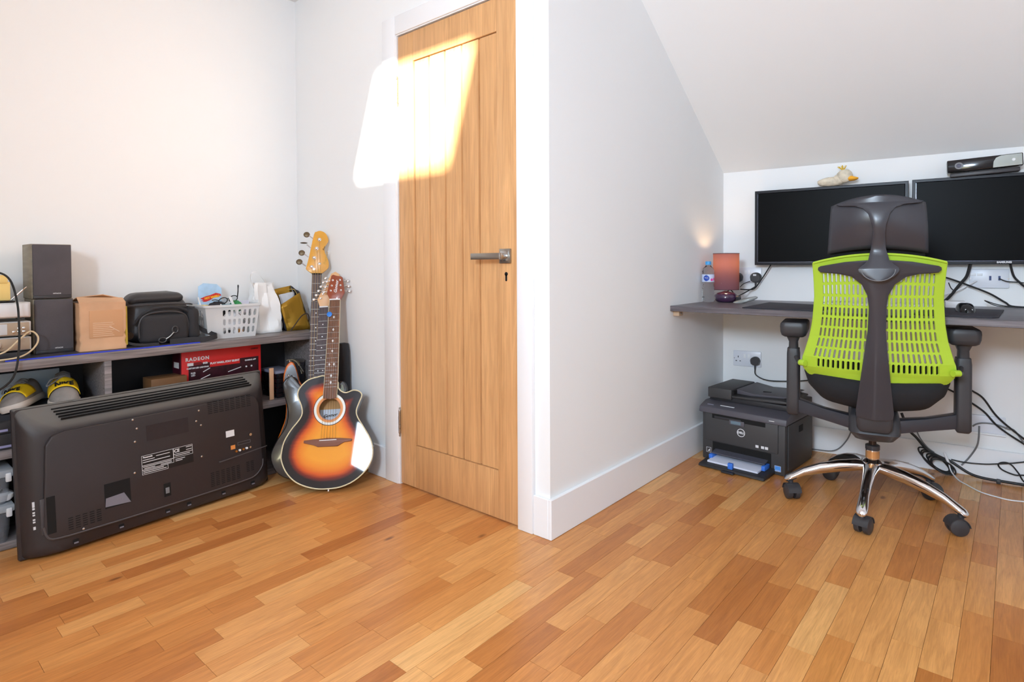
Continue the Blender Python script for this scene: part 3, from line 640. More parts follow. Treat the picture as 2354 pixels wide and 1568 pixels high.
# black odds on the middle shelf at the left edge and plastic boxes below
for (x0, x1, y0, z0, z1, lb) in ((.27, .425, 2.655, .3455, .400, 'flat black gadget with a pale front label on the middle shelf'), (.29, .415, 2.66, .4005, .44, 'black gadget stacked on the labelled one at the left edge')):
    t = thing('gadget', lb, 'gadget', ((x0+x1)/2, y0, z0), 0, 'gadgets on the middle shelf'); hw_ = (x1-x0)/2
    box('housing', BLK, t, -hw_, hw_, 0, .03, 0, z1-z0, .004)
    for k in range(5): box('vent', DARK, t, -hw_+.02+.012*k, -hw_+.026+.012*k, -.001, .002, .012, z1-z0-.01)
    box('label_plate', mat('lilac_plate', (150, 150, 190), .4), t, hw_-.05, hw_-.014, -.0012, .001, .008, .016)
CLR = mat('clear_box_plastic', (176, 184, 196), .12, trans=.3, alpha=.42)
def crate(z0, h, lab, fill):
    t = thing('storage_box', lab, 'storage box', (.20, 2.66, z0), 0, 'clear plastic storage boxes under the shelf')
    m_ = MB(); R = []
    for k, (e, z_) in enumerate(((-.006, 0), (0, h*.3), (.003, h-.03))): R.append([(p[0], p[1], z_) for p in rrect(-.2-e, .2+e, -.02-e, .25+e, .02)])
    m_.loft(R); m_.build('tub', CLR, t)
    box('lid', mat('clear_lid', (205, 212, 220), .15, trans=.2, alpha=.85), t, -.212, .212, -.03, .262, h-.03, h-.004, .006)
    box('clip', WHT, t, .188, .204, -.034, -.022, h-.045, h-.015, .003)
    if fill: blob(MB(), -.185, .185, -.005, .23, .004, h-.036, .02, nz=.01).build('contents', mat('dark_contents', (84, 82, 86), .8, var=.3, vscale=16), t, ang=60)
    return t
crate(.0285, .135, 'lower clear plastic storage box with dark contents, at the left edge', True)
crate(.161, .124, 'upper clear plastic storage box under the middle shelf, at the left edge', False)
tag(MB().loft([[(p[0]*k_, p[1]*k_, z_) for p in rrect(-.055, .055, -.03, .03, .015)] for k_, z_ in ((.85, 0), (1, .01), (1, .022), (.8, .03))]).build('games_remote', WHT), 'white plastic remote inside the upper clear box', 'remote').location = (.36, 2.685, .1655)
tag(MB().ell((0, 0, 0), (.012, .012, .012), 12, 8).build('orange_cap', mat('orange_plastic', (240, 150, 20), .4)), 'small orange cap beside the white remote', 'cap').location = (.325, 2.665, .1775)
cable('remote_lead', RUB, [(.30, 2.668, .20), (.335, 2.663, .205), (.37, 2.667, .197), (.385, 2.68, .203)], .003, 'black lead lying over the white remote')

# ============================================================ TELEVISION (back towards the camera)
tv = thing('television', 'large black flat television leaning with its back to the room', 'television', (.398, 2.502, .002), (radians(-6), 0, radians(5.2)))
TW, TH = .900, .502
def rr2(x0, x1, z0, z1, r): return rrect(x0, x1, z0, z1, r, 6)
# screen frame (furthest back)
m_ = MB(); m_.loft([[(p[0], y_, p[1]) for p in rr2(x0, TW-x0, z0, TH-z0, r_)] for (y_, x0, z0, r_) in ((.018, .002, .002, .006), (.012, 0, 0, .006), (-.002, 0, 0, .006), (-.008, .006, .004, .008))])
m_.build('screen_frame', TVD, tv)
# bulged back shell: rounded plan, sloping top
def shell_ring(d, x0, x1, z0, z1, r): return [(p[0], d, p[1]) for p in rr2(x0, x1, z0, z1, r)]
m_ = MB()
m_.loft([shell_ring(-.006, .006, TW-.006, .002, TH-.004, .02), shell_ring(-.026, .012, TW-.014, .002, TH-.030, .03), shell_ring(-.048, .030, TW-.034, .003, TH-.056, .04), shell_ring(-.060, .052, TW-.06, .005, TH-.074, .05), shell_ring(-.066, .075, TW-.085, .008, TH-.088, .05)])
m_.build('back_shell', TVD, tv, ang=50)
# raised body panel above the curved lip
lip = catmull([(.050, .105, 0), (.062, .066, 0), (.10, .055, 0), (.22, .052, 0), (.40, .050, 0), (.60, .050, 0), (.75, .052, 0), (.80, .060, 0), (.832, .09, 0), (.838, .12, 0)], 5)
pan = [(p.x, p.y) for p in lip]+[(.838, .36), (.825, .395), (.79, .408), (.12, .408), (.085, .398), (.066, .37)]
MB().prism(pan, XZ, -.078, -.060).build('body_panel', TVB, tv, bevel=.006, seg=3, ang=50)
MB().tube([(p.x, -.0745, p.y) for p in lip], .004, 8).build('lower_lip', mat('tv_lip', (78, 74, 76), .4), tv)
# vent slots on the sloping top
for k in range(5):
    t_ = k/4; zc = .482-.034*t_; yc = -.014-.036*t_
    MB().box(.105+.004*k, .805+.004*k, -.0035, .0035, -.0018, .0018).build('top_vent', DARK, tv).location = (0, yc-.004, zc)
    tv.children[-1].rotation_euler = (radians(-48), 0, 0)
for x_ in (.167, .338, .543, .724):
    nt_ = MB().box(x_-.008, x_+.008, -.006, .004, .488, .500).build('frame_notch', DARK, tv); MB().box(x_-.005, x_+.009, -.0075, -.006, .485, .489).build('notch_tab', INK, nt_)
def vents(name, x0, z0, cols, rows, dx, dz, w_, h_):
    m_ = MB()
    for i in range(cols):
        for j in range(rows): m_.box(x0+i*dx, x0+i*dx+w_, -.0786, -.077, z0+j*dz, z0+j*dz+h_)
    return m_.build(name, DARK, tv, smooth=False, weld=0)
vents('vent_grid', .612, .362, 8, 7, .024, .0075, .018, .003)
vents('vent_grid', .606, .068, 6, 8, .022, .0075, .014, .003); vents('vent_grid', .76, .085, 2, 6, .02, .0075, .013, .003)
vents('vent_grid', .118, .072, 5, 6, .021, .0075, .014, .003)
box('inset_panel', mat('tv_inset', (40, 32, 34), .6), tv, .377, .531, -.0788, -.077, .310, .368)
# carry recess: framed pocket
rc = box('carry_recess', DARK, tv, .229, .312, -.0792, -.0775, .105, .192)
MB().loft([[(.229, -.080, .112), (.311, -.080, .106), (.311, -.0795, .106), (.229, -.0795, .112)], [(.232, -.0802, .142), (.290, -.0802, .146), (.290, -.0798, .146), (.232, -.0798, .142)]]).build('recess_floor', mat('recess_grey', (120, 118, 128), .5), rc)
box('side_recess', DARK, tv, .060, .084, -.0795, -.070, .078, .2)
box('side_recess_step', mat('tv_step', (66, 62, 64), .5), tv, .044, .062, -.0745, -.066, .08, .198, .003)
sk = box('power_socket', DARK, tv, .426, .450, -.0795, -.077, .085, .134); box('socket_body', GREYC, sk, .431, .445, -.081, -.0795, .096, .118, .001)
# rating label
LBL = mat('label_black', (20, 17, 17), .5)
lb_ = box('rating_label', LBL, tv, .353, .542, -.0792, -.077, .188, .260)
def outline(parent, x0, x1, z0, z1, y_, t_=.0012, m=INK):
    o = MB(); o.box(x0, x1, y_-.0003, y_, z0, z0+t_); o.box(x0, x1, y_-.0003, y_, z1-t_, z1); o.box(x0, x0+t_, y_-.0003, y_, z0, z1); o.box(x1-t_, x1, y_-.0003, y_, z0, z1)
    return o.build('label_frame', m, parent, smooth=False, weld=0)
for r_ in ((.354, .468, .222, .259), (.354, .468, .206, .2225), (.354, .446, .1885, .2065), (.468, .541, .235, .259), (.468, .541, .222, .2355)): outline(lb_, *r_, -.0793)
text('maker_name', 'Panasonic', .0085, INK, lb_, (.376, -.0795, .252), bold=.0003); text('ce_mark', 'CE', .017, INK, lb_, (.481, -.0795, .247), bold=.0004)
for k, (x0, x1, z_) in enumerate(((.358, .40, .241), (.358, .455, .233), (.405, .455, .247), (.358, .46, .216), (.362, .40, .210), (.42, .46, .210), (.358, .43, .200), (.358, .44, .194), (.474, .53, .228), (.474, .51, .214), (.474, .50, .208), (.516, .538, .252), (.516, .538, .242))):
    box('label_print', INK, lb_, x0, x1, -.0795, -.0792, z_, z_+.0022)
box('barcode_sticker', INK, tv, .680, .716, -.0795, -.077, .250, .276)
pp = MB().loft([[(.642, -.0785, .160), (.642, -.0785, .156), (.86, -.0785, .170), (.86, -.0785, .174)], [(.642, -.084, .160), (.642, -.084, .156), (.86, -.080, .170), (.86, -.080, .174)]]).build('port_ledge', mat('tv_lip', (78, 74, 76), .4), tv)
box('network_port', mat('orange_label', (222, 140, 70), .5), tv, .697, .716, -.0795, -.077, .195, .212); 
for k in range(5): MB().cyl((.718+.0155*k, -.077, .184+.0005*k), (.718+.0155*k, -.085, .184+.0005*k), .0045, seg=12).build('phono_port', [BRS, INK, BRS, WHT, NICKEL][k], tv)
MB().cyl((.783, -.077, .240), (.783, -.088, .240), .006, seg=12).build('aerial_port', NICKEL, tv)
outline(tv, .728, .785, .206, .218, -.0785, .001, GREYC)
for (x_, z_) in ((.333, .40), (.575, .385), (.336, .318), (.575, .20), (.329, .205), (.345, .365), (.562, .345), (.58, .325), (.16, .062)):
    MB().lathe([(.004, 0), (.0038, .0018), (.002, .0024)], 10, (x_, -.078, z_), Matrix.Rotation(pi/2, 3, 'X')).build('screw', NICKEL, tv)
for (x_, z_) in ((.14, .024), (.28, .026), (.44, .026), (.52, .026), (.66, .026), (.79, .028)):
    nt_ = box('lip_notch', DARK, tv, x_-.008, x_+.008, -.0675, -.063, z_-.006, z_+.007); box('notch_tab', mat('recess_grey', (120, 118, 128), .5), nt_, x_-.006, x_+.007, -.0685, -.0675, z_-.006, z_-.001)
for k, (z_, h_) in enumerate(((.10, .010), (.122, .005), (.130, .005), (.145, .005), (.153, .005), (.165, .006), (.173, .018))): box('button_legend', INK, tv, .030, .036, -.052, -.045, z_, z_+h_)

# ============================================================ GUITARS
RG = radians(-36)
def gframe(name, label, P0, lean, roll, rz=RG):
    m = Matrix.Rotation(rz, 4, 'Z') @ Matrix.Rotation(-lean, 4, 'X') @ Matrix.Rotation(-roll, 4, 'Y')
    o = thing(name, label, 'guitar', P0); o.rotation_euler = m.to_euler(); return o
def sunburst(name, cx, cz, ax, az, shift=0):
    m = bpy.data.materials.new(name); m.use_nodes = True; nt = m.node_tree; N = nt.nodes.new; L = nt.links.new; b = nt.nodes['Principled BSDF']
    at = N('ShaderNodeAttribute'); at.attribute_name = 'edge'
    n = N('ShaderNodeTexNoise'); tc = N('ShaderNodeTexCoord'); mp = N('ShaderNodeMapping'); mp.inputs['Scale'].default_value = (3, 3, 40); L(tc.outputs['Object'], mp.inputs[0]); L(mp.outputs[0], n.inputs['Vector']); n.inputs['Scale'].default_value = 3; n.inputs['Detail'].default_value = 6
    r = N('ShaderNodeValToRGB'); cr = r.color_ramp
    cr.elements[0].position = .0; cr.elements[0].color = lin((24, 17, 16)); cr.elements[1].position = 1; cr.elements[1].color = lin((242, 160, 40))
    for p, c in ((.28, (30, 15, 16)), (.40, (128, 36, 10)), (.52, (212, 88, 14)), (.74, (236, 138, 26))): e = cr.elements.new(p); e.color = lin(c)
    ad = N('ShaderNodeMath'); ad.operation = 'MULTIPLY_ADD'; ad.inputs[1].default_value = .06; L(n.outputs['Fac'], ad.inputs[0]); L(at.outputs['Fac'], ad.inputs[2])
    L(ad.outputs[0], r.inputs[0]); L(r.outputs[0], b.inputs['Base Color']); b.inputs['Roughness'].default_value = .45; b.inputs['Specular IOR Level'].default_value = .15; b.inputs['Coat Weight'].default_value = .45; b.inputs['Coat Roughness'].default_value = .03
    return m
def top_plate(name, outline_pts, y_, hole, m, parent, scale=.11, amp=0):
    """gridded top with an 'edge' attribute: distance from the outline (0 at edge, 1 inside)"""
    bm = bmesh.new(); P = [Vector((p[0], p[1])) for p in outline_pts]; n = len(P); cx = sum(p.x for p in P)/n; cz = sum(p.y for p in P)/n
    C = Vector((hole[0], hole[1])); rings = []
    H = [C+Vector((cos(a_), sin(a_)))*hole[2] for a_ in [0]*n]
    ks = [0, .04, .08, .13, .2, .3, .4, .5, .6, .7, .8, .9, 1]
    for k in ks:
        row = []
        for p in P:
            dv = (p-C); inner = C+dv.normalized()*hole[2]; q = p.lerp(inner, k); row.append(bm.verts.new((q.x, y_, q.y)))
        rings.append(row)
    for j in range(len(ks)-1):
        for i in range(n): bm.faces.new((rings[j][i], rings[j][(i+1) % n], rings[j+1][(i+1) % n], rings[j+1][i]))
    bmesh.ops.recalc_face_normals(bm, faces=bm.faces)
    me = bpy.data.meshes.new(name); bm.to_mesh(me); bm.free(); me.materials.append(m)
    at = me.attributes.new('edge', 'FLOAT', 'POINT')
    for v in me.vertices:
        q = Vector((v.co.x, v.co.z)); d = 9
        for i in range(n):
            a_, b_ = P[i], P[(i+1) % n]; ab = b_-a_; t = max(0, min(1, (q-a_).dot(ab)/max(ab.length_squared, 1e-9))); d = min(d, (q-(a_+ab*t)).length)
        at.data[v.index].value = min(1, d/scale)
    if me.polygons[0].normal.y > 0: me.flip_normals()
    o = bpy.data.objects.new(name, me); COL.objects.link(o); o.parent = parent; return o
def ring_xz(c, r0, r1, y0, y1, n=40):
    return MB().loft([[(c[0]+r*cos(2*pi*k/n), y_, c[1]+r*sin(2*pi*k/n)) for k in range(n)] for r, y_ in ((r0, y0), (r0, y1), (r1, y1), (r1, y0), (r0, y0))], False)
def frets(parent, z0, z1, w0, w1, y_, N_, scale_len, cx0, cx1, inlay, nut_z, dots, m=None):
    m = m or mat('fret_wire', (150, 146, 140), .4, .6)
    zs = []
    for k in range(1, N_+1):
        z_ = nut_z-scale_len*(1-2**(-k/12)); zs.append(z_)
        t = (nut_z-z_)/(nut_z-z0); wv = w0+(w1-w0)*t; c = cx0+(cx1-cx0)*t
        if z_ > z0: MB().box(c-wv/2, c+wv/2, y_-.0012, y_+.001, z_-.0007, z_+.0007).build('fret', m, parent, smooth=False)
    zs = [nut_z]+zs
    for k in dots:
        if k < len(zs):
            z_ = (zs[k]+zs[k-1])/2; t = (nut_z-z_)/(nut_z-z0); c = cx0+(cx1-cx0)*t
            if z_ < z0+.006: continue
            for s_ in ((-1, 1) if k == 12 else (0,)):
                q = c+s_*.011
                if inlay == 'diamond': P = [(q, z_-.007), (q+.0035, z_-.002), (q+.0055, z_), (q+.0035, z_+.002), (q, z_+.007), (q-.0035, z_+.002), (q-.0055, z_), (q-.0035, z_-.002)]
                else: P = [(q+.0028*cos(a_), z_+.0028*sin(a_)) for a_ in [j*pi/5 for j in range(10)]]
                MB().prism(P, XZ, y_-.0004, y_+.001).build('inlay', INK, parent, smooth=False)
FRB = mat('rosewood', (112, 74, 54), .5, var=.2, vscale=6, stretch=(30, 30, 2)); FRD = mat('dark_rosewood', (72, 54, 54), .5, var=.15, vscale=6, stretch=(30, 30, 2))
CREAM = mat('cream_binding', (226, 214, 178), .4); MAPLE = mat('maple', (226, 178, 130), .4); AMBER = mat('amber_maple', (224, 160, 52), .3, coat=.5, var=.05, vscale=6); MAHO = mat('mahogany', (146, 68, 40), .35, coat=.4, var=.08, vscale=8)
GBLK = mat('black_lacquer', (24, 22, 24), .15, coat=1); PEARL = mat('pearl_rosette', (222, 222, 214), .3)
# --- acoustic
ga = gframe('acoustic_guitar', 'sunburst acoustic guitar with cutaway and cream binding, in front of the others', (1.383, 2.240, .006), radians(21), radians(1.9), radians(-44))
ga.scale = (1, 1, 1.02)
ao = [(-.027,.493),(-.062,.489),(-.101,.479),(-.131,.454),(-.145,.430),(-.144,.404),(-.128,.368),(-.122,.334),(-.134,.306),(-.167,.266),(-.195,.218),(-.204,.174),(-.203,.141),(-.182,.095),(-.147,.057),(-.104,.033),(-.050,.017),(0,.013),(.059,.017),(.117,.038),(.167,.077),(.192,.119),(.197,.160),(.186,.205),(.158,.253),(.128,.301),(.121,.331),(.132,.364),(.145,.398),(.131,.416),(.105,.422),(.075,.413),(.053,.419),(.036,.438),(.030,.470)]
ao = [(p.x, p.y) for p in catmull([(a_*.975, b_, 0) for a_, b_ in ao], 3, True)]
SB = sunburst('acoustic_sunburst', 0, .2, .1, .1)
top_plate('soundboard', ao, 0, (.001, .345, .047), SB, ga, .115)
n_ = len(ao); m_ = MB().loft([[(p[0], 0, p[1]) for p in ao], [(p[0], .075, p[1]) for p in ao]], False); m_.add([(p[0], .075, p[1]) for p in ao], [tuple(range(n_))]); m_.build('sides', GBLK, ga, ang=60)
MB().tube([(p[0], .0005, p[1]) for p in ao], .0028, 6, True).build('binding', CREAM, ga)
ring_xz((.001, .345), .047, .052, .001, -.0006).build('soundhole_edge', mat('hole_wood', (206, 120, 40), .4), ga); ring_xz((.001, .345), .0585, .069, .0005, -.0012).build('rosette', PEARL, ga)
ring_xz((.001, .345), .052, .0585, .0008, -.0008).build('rosette_inlay', mat('rosette_tan', (216, 140, 50), .4), ga); ring_xz((.001, .345), .069, .0715, .0005, -.001).build('rosette_line', BLKINK, ga)
box('inner_back', mat('inner_wood', (196, 150, 96), .7), ga, -.07, .06, .066, .070, .27, .415)
lbx = box('maker_label', mat('label_paper', (214, 222, 234), .7), ga, -.055, .048, .0645, .0660, .285, .352); text('label_name', 'Guvnor', .0195, BLKINK, lbx, (-.010, .0640, .325), (pi/2, radians(-5), 0), shear=.4, bold=.0004)
brd = MB().prism([(-.106, .206), (-.104, .216), (-.06, .219), (0, .221), (.05, .218), (.10, .212), (.103, .209), (.100, .202), (.068, .199), (.050, .190), (.040, .184), (-.045, .186), (-.060, .193), (-.085, .200)], XZ, -.009, .001).build('bridge', mat('bridge_rosewood', (126, 78, 58), .5), ga, bevel=.0015); MB().box(-.038, .036, -.012, -.008, .210, .2135).build('saddle', INK, brd)
MB().prism([(-.0285, .393), (0, .388), (.0305, .391), (.0345, .47), (.0345, .50), (.0335, .85), (-.0145, .85), (-.0240, .50)], XZ, -.008, .0012).build('fretboard', FRB, ga)
fb = MB().tube([(-.0288, -.0065, .393), (-.0242, -.0065, .5), (-.0148, -.0065, .849)], .0016, 6).tube([(.0308, -.0065, .391), (.0345, -.0065, .5), (.0338, -.0065, .849)], .0016, 6).build('fretboard_binding', CREAM, ga, weld=0)
frets(ga, .40, .85, .047, .058, -.0085, 18, .63, .0095, .002, 'diamond', .848, (3, 5, 7, 9, 12, 15, 17))
MB().loft([[(-.012, .0012, .855), (.031, .0012, .852), (.024, .02, .853), (-.006, .02, .855)], [(-.020, .0012, .49), (.030, .0012, .49), (.024, .024, .49), (-.012, .024, .49)]]).build('neck', MAHO, ga, ang=50)
hs = [(-.0145, .850), (-.031, .884), (-.0285, .895), (-.012, .972), (-.004, .977), (.015, .970), (.034, .967), (.041, .962), (.053, .886), (.0335, .848)]
MB().prism(hs, XZ, -.002, .013).build('headstock', MAHO, ga, bevel=.002)
MB().box(-.0150, .0335, -.010, .002, .847, .853).build('nut', INK, ga); text('headstock_name', 'Guvnor', .020, INK, ga, (.013, -.0028, .915), (pi/2, radians(-83), 0), shear=.3, bold=.0004)
def tuner(parent, x, z, side, y=-.002, m=CHROME, L_=.026, br=.008):
    t = MB().lathe([(.0045, 0), (.0045, .002), (.0025, .003), (.0022, .009), (.0028, .0095)], 12, (x, y, z), Matrix.Rotation(pi/2, 3, 'X')).build('tuner', m, parent)
    b_ = MB().cyl((x+side*.012, y+.012, z), (x+side*(L_), y+.012, z), .0022, seg=8).build('tuner_shaft', m, t)
    MB().ell((x+side*(L_+br*.8), y+.012, z), (br, .003, br*.9), 14, 8).build('tuner_button', m, t)
for i, z_ in enumerate((.895, .920, .947)):
    tuner(ga, -.012+.004*i, z_, -1, L_=.030-.002*i); tuner(ga, .036-.003*i, z_, 1, L_=.030-.001*i)
STR = mat('string_wire', (150, 120, 80), .4, .9)
for k in range(6):
    xa = -.030+.0122*k; xb = -.0085+.0066*k; MB().tube([(xa, -.0122, .213), (xb, -.0108, .848)], .00055, 4).build('string', STR, ga)
MB().cyl((0, .03, .014), (0, .03, -.004), .005, seg=12).build('strap_button', CHROME, ga)
# --- electric (black body, behind)
ge = gframe('electric_guitar', 'black electric guitar with maple headstock tucked behind the acoustic', (1.407, 2.411, .010), radians(16), radians(2.4))
eo = [(-.01,.40),(-.045,.445),(-.068,.474),(-.085,.475),(-.108,.455),(-.114,.43),(-.105,.38),(-.092,.31),(-.105,.245),(-.140,.195),(-.168,.14),(-.165,.09),(-.135,.04),(-.08,.012),(-.01,0),(.06,.006),(.12,.03),(.155,.08),(.160,.14),(.135,.21),(.118,.26),(.125,.30),(.150,.345),(.176,.385),(.170,.420),(.150,.432),(.125,.415),(.09,.38),(.05,.385)]
eo = [(p.x, p.y) for p in catmull([(a_, b_, 0) for a_, b_ in eo], 3, True)]
MB().prism(eo, XZ, 0, .042).build('body', GBLK, ge, bevel=.006, seg=3, ang=50)
MINT = mat('mint_pickguard', (206, 222, 204), .4)
MB().prism([(.03, .20), (.10, .22), (.108, .27), (.118, .31), (.140, .35), (.162, .388), (.157, .412), (.146, .415), (.12, .395), (.08, .365), (.03, .37)], XZ, -.002, .001).build('pickguard', MINT, ge)
MB().prism([(.020, .385), (.078, .385), (.101, .795), (.063, .795)], XZ, -.010, .004).build('fretboard', FRD, ge)
frets(ge, .39, .795, .039, .056, -.0105, 21, .63, .082, .049, 'dot', .793, (3, 5, 7, 9, 12, 15, 17))
MB().box(.062, .102, -.012, .003, .792, .798).build('nut', INK, ge)
MB().prism([(.063, .797), (.053, .832), (.063, .856), (.085, .885), (.105, .93), (.122, .962), (.142, .972), (.160, .958), (.166, .935), (.150, .905), (.135, .87), (.118, .82), (.102, .797)], XZ, -.004, .010).build('headstock', MAPLE, ge, bevel=.002)
for k in range(6): tuner(ge, .068+.0115*k, .838+.021*k, -1, -.004, L_=.026, br=.008)
MB().cyl((-.085, .01, .472), (-.088, .006, .484), .005, seg=10).build('strap_button', CHROME, ge)
MB().loft([[(.066, .004, .80), (.098, .004, .80), (.092, .02, .80), (.072, .02, .80)], [(.022, .004, .37), (.078, .004, .37), (.07, .024, .37), (.03, .024, .37)]]).build('neck', MAPLE, ge)
tag(MB().lathe([(.0085, -.001), (.0125, .0), (.0125, .003), (.0085, .004)], 10).build('blue_charm', mat('blue_charm', (40, 120, 210), .4)), 'small blue flower charm hanging at the second fret of the acoustic neck', 'charm').location = (0, 0, 0)
ch = bpy.data.objects['blue_charm']; ch.matrix_world = ga.matrix_basis @ Matrix.Translation((-.012, -.0135, .776)) @ Matrix.Rotation(pi/2, 4, 'X')
# --- bass
gbs = gframe('bass_guitar', 'bass guitar with an amber headstock rising above the others', (1.432, 2.511, .010), radians(11.6), radians(-.7))
bo = [(-.02,.41),(-.045,.48),(-.058,.513),(-.075,.52),(-.094,.498),(-.104,.455),(-.102,.41),(-.090,.34),(-.090,.26),(-.112,.19),(-.135,.12),(-.130,.06),(-.10,.02),(-.04,0),(.05,.004),(.12,.03),(.16,.09),(.165,.15),(.13,.23),(.105,.29),(.105,.34),(.115,.375),(.115,.395),(.10,.40),(.08,.385),(.05,.40)]
bo = [(p.x, p.y) for p in catmull([(a_, b_, 0) for a_, b_ in bo], 3, True)]
MB().prism(bo, XZ, .001, .042).build('body', mat('bass_orange_edge', (214, 104, 30), .25, coat=1), gbs, bevel=.006, seg=3, ang=50)
MB().prism([(p[0]*.93-.002, p[1]*.955+.008) for p in bo], XZ, -.0015, .004).build('body_face', mat('dark_burst_lacquer', (40, 26, 24), .14, coat=1), gbs)
MB().prism([(.010, .40), (.070, .40), (.061, .948), (.0170, .948)], XZ, -.010, .004).build('fretboard', FRD, gbs)
frets(gbs, .40, .948, .044, .060, -.0105, 20, .85, .039, .040, 'dot', .946, (3, 5, 7, 9, 12, 15, 17))
MB().box(.0165, .0615, -.0125, .003, .944, .950).build('nut', DARK, gbs)
bh = catmull([(.0172,.949,0),(-.012,.971,0),(-.010,.99,0),(0,1.036,0),(.021,1.149,0),(.033,1.164,0),(.052,1.169,0),(.076,1.157,0),(.091,1.124,0),(.082,1.100,0),(.073,1.083,0),(.074,1.06,0),(.081,1.043,0),(.093,1.013,0),(.094,.984,0),(.082,.967,0),(.061,.950,0)], 3, False)
MB().prism([(p.x, p.y) for p in bh], XZ, -.004, .012).build('headstock', AMBER, gbs, bevel=.002)
for k, (x_, z_) in enumerate(((.014, .983), (.025, 1.029), (.036, 1.077), (.048, 1.123))):
    t_ = MB().lathe([(.009, 0), (.009, .003), (.006, .004), (.0055, .014), (.003, .015)], 14, (x_, -.004, z_), Matrix.Rotation(pi/2, 3, 'X')).build('tuner', CHROME, gbs)
    e_ = x_-.012*1; ex = -.012+.0105*k
    MB().cyl((ex-.002, .006, z_+.006), (ex-.022, .006, z_+.022), .0030, seg=8).build('tuner_shaft', CHROME, t_)
    br = mat('bronze_key', (96, 80, 58), .4, .6)
    if k == 2: MB().ell((ex-.036, .006, z_+.030), (.018, .012, .003), 14, 8).build('tuner_key', br, t_)
    else:
        kk = MB().ell((ex-.034, .006, z_+.027), (.0155, .003, .0145), 16, 8).build('tuner_key', br, t_)
MB().lathe([(.007, 0), (.007, .003), (.004, .004)], 14, (.051, -.004, 1.000), Matrix.Rotation(pi/2, 3, 'X')).build('string_tree', NICKEL, gbs)
text('headstock_script', 'Precision', .018, mat('gold_script', (190, 150, 40), .4), gbs, (.080, -.0046, 1.027), (pi/2, radians(-80), 0), shear=.4); text('headstock_maker', 'Bass', .012, BLKINK, gbs, (.070, -.0046, 1.078), (pi/2, radians(-68), 0), shear=.4)
for k in range(4): MB().tube([(.020+.0143*k, -.013, .38), (.022+.0115*k, -.0128, .946)], .0007, 5).build('string', STR, gbs); MB().tube([(.022+.0115*k, -.0128, .946), (.014+.0113*k, -.012, .983+.0467*k)], .0007, 5).build('string_end', STR, gbs)
MB().cyl((-.075, .02, .516), (-.078, .02, .528), .006, seg=10).build('strap_button', CHROME, gbs)
ribbon([(-.090, .010, .528), (-.066, .004, .530), (-.045, 0, .520), (-.028, 0, .495), (-.018, .0, .462)], (.1, 1, .1), .03, .003).build('strap', mat('olive_strap', (120, 112, 92), .7), gbs)
MB().cyl((-.03, -.01, .50), (-.012, -.01, .47), .008, seg=12).build('strap_lock', GLBLK, gbs)
# --- black padded bag behind
bgb = thing('gig_bag', 'black padded bag standing behind the guitars in the corner', 'bag', (1.632, 2.52, .0), (0, 0, radians(-88)))
MB().loft([[(p[0]*k_+sh, p[1], z_) for p in rrect(-.07, .07, -.02, .022, .02)] for k_, z_, sh in ((.9, 0, 0), (1, .02, 0), (1, .40, .0), (.9, .50, .006), (.6, .57, .02), (.3, .60, .03))]).build('padded_sleeve', NYL, bgb, ang=60)

# ============================================================ DESK AND WALL THINGS
DZT = .780
dk = thing('desk', 'long dark grey wood-effect wall desk under the sloping ceiling', 'desk', (0, 0, 0))
fr0, fr1 = Vector((2.624, YS-.001, 0)), Vector((2.672, -1.2, 0)); bk0, bk1 = dw(.002, .001, 0), dw((YS+1.2)/cos(DD), .001, 0)
LAMD = mat('desk_laminate', (98, 92, 96), .38, var=.18, vscale=5, stretch=(26, 1.2, 26))
MB().prism([(p.x, p.y) for p in (fr0, fr1, bk1, bk0)], XY, DZT-.026, DZT).build('worktop', LAMD, dk, bevel=.0015, seg=1)
box('wall_batten', WHT, dk, 2.70, 3.28, YS-.02, YS-.001, DZT-.052, DZT-.0265, .002)
br_ = box('bracket', mat('pale_wood', (196, 168, 140), .6), dk, 2.655, 2.70, YS-.032, YS-.001, DZT-.050, DZT-.0265, .002); MB().cyl((2.677, YS-.033, DZT-.038), (2.677, YS-.036, DZT-.038), .006, seg=10).build('bracket_screw', STEEL, br_)

# mouse mats
MATM = mat('mat_rubber', (44, 42, 50), .7, bump=.2, bscale=500)
tag(MB().prism([(2.668, .93), (2.668, .62), (3.02, .60), (3.10, .945)], XY, DZT+.0003, DZT+.0045).build('desk_mat', MATM, bevel=.001), 'thin dark desk mat beside the small lamp', 'mat')
tag(MB().prism([(2.700, .30), (2.700, .062), (2.73, .045), (3.16, .035), (3.16, .29)], XY, DZT+.0003, DZT+.0045).build('mouse_mat', MATM, bevel=.001), 'dark mat under the computer mouse, right of the chair', 'mat')
# mouse
ms = thing('computer_mouse', 'glossy black computer mouse on the dark mat', 'mouse', (2.935, .150, DZT+.0048), radians(-75))
m_ = MB(); R = []
for k in range(9):
    t = k/8; z_ = .036*sin(t*pi/2); s_ = cos(t*pi/2)**.55 if t < 1 else .02
    R.append([(.032*s_*cos(a_)*(1-.06*cos(2*a_)), .058*s_*sin(a_)+.006*t, z_) for a_ in [2*pi*j/28 for j in range(28)]])
m_.loft(R); m_.build('shell', GLBLK, ms, ang=60); MB().cyl((-.004, -.03, .024), (.004, -.03, .024), .009, seg=16).build('scroll_wheel', BLK, ms); MB().box(-.012, .012, -.052, -.0505, .010, .014).build('logo_mark', INK, ms)
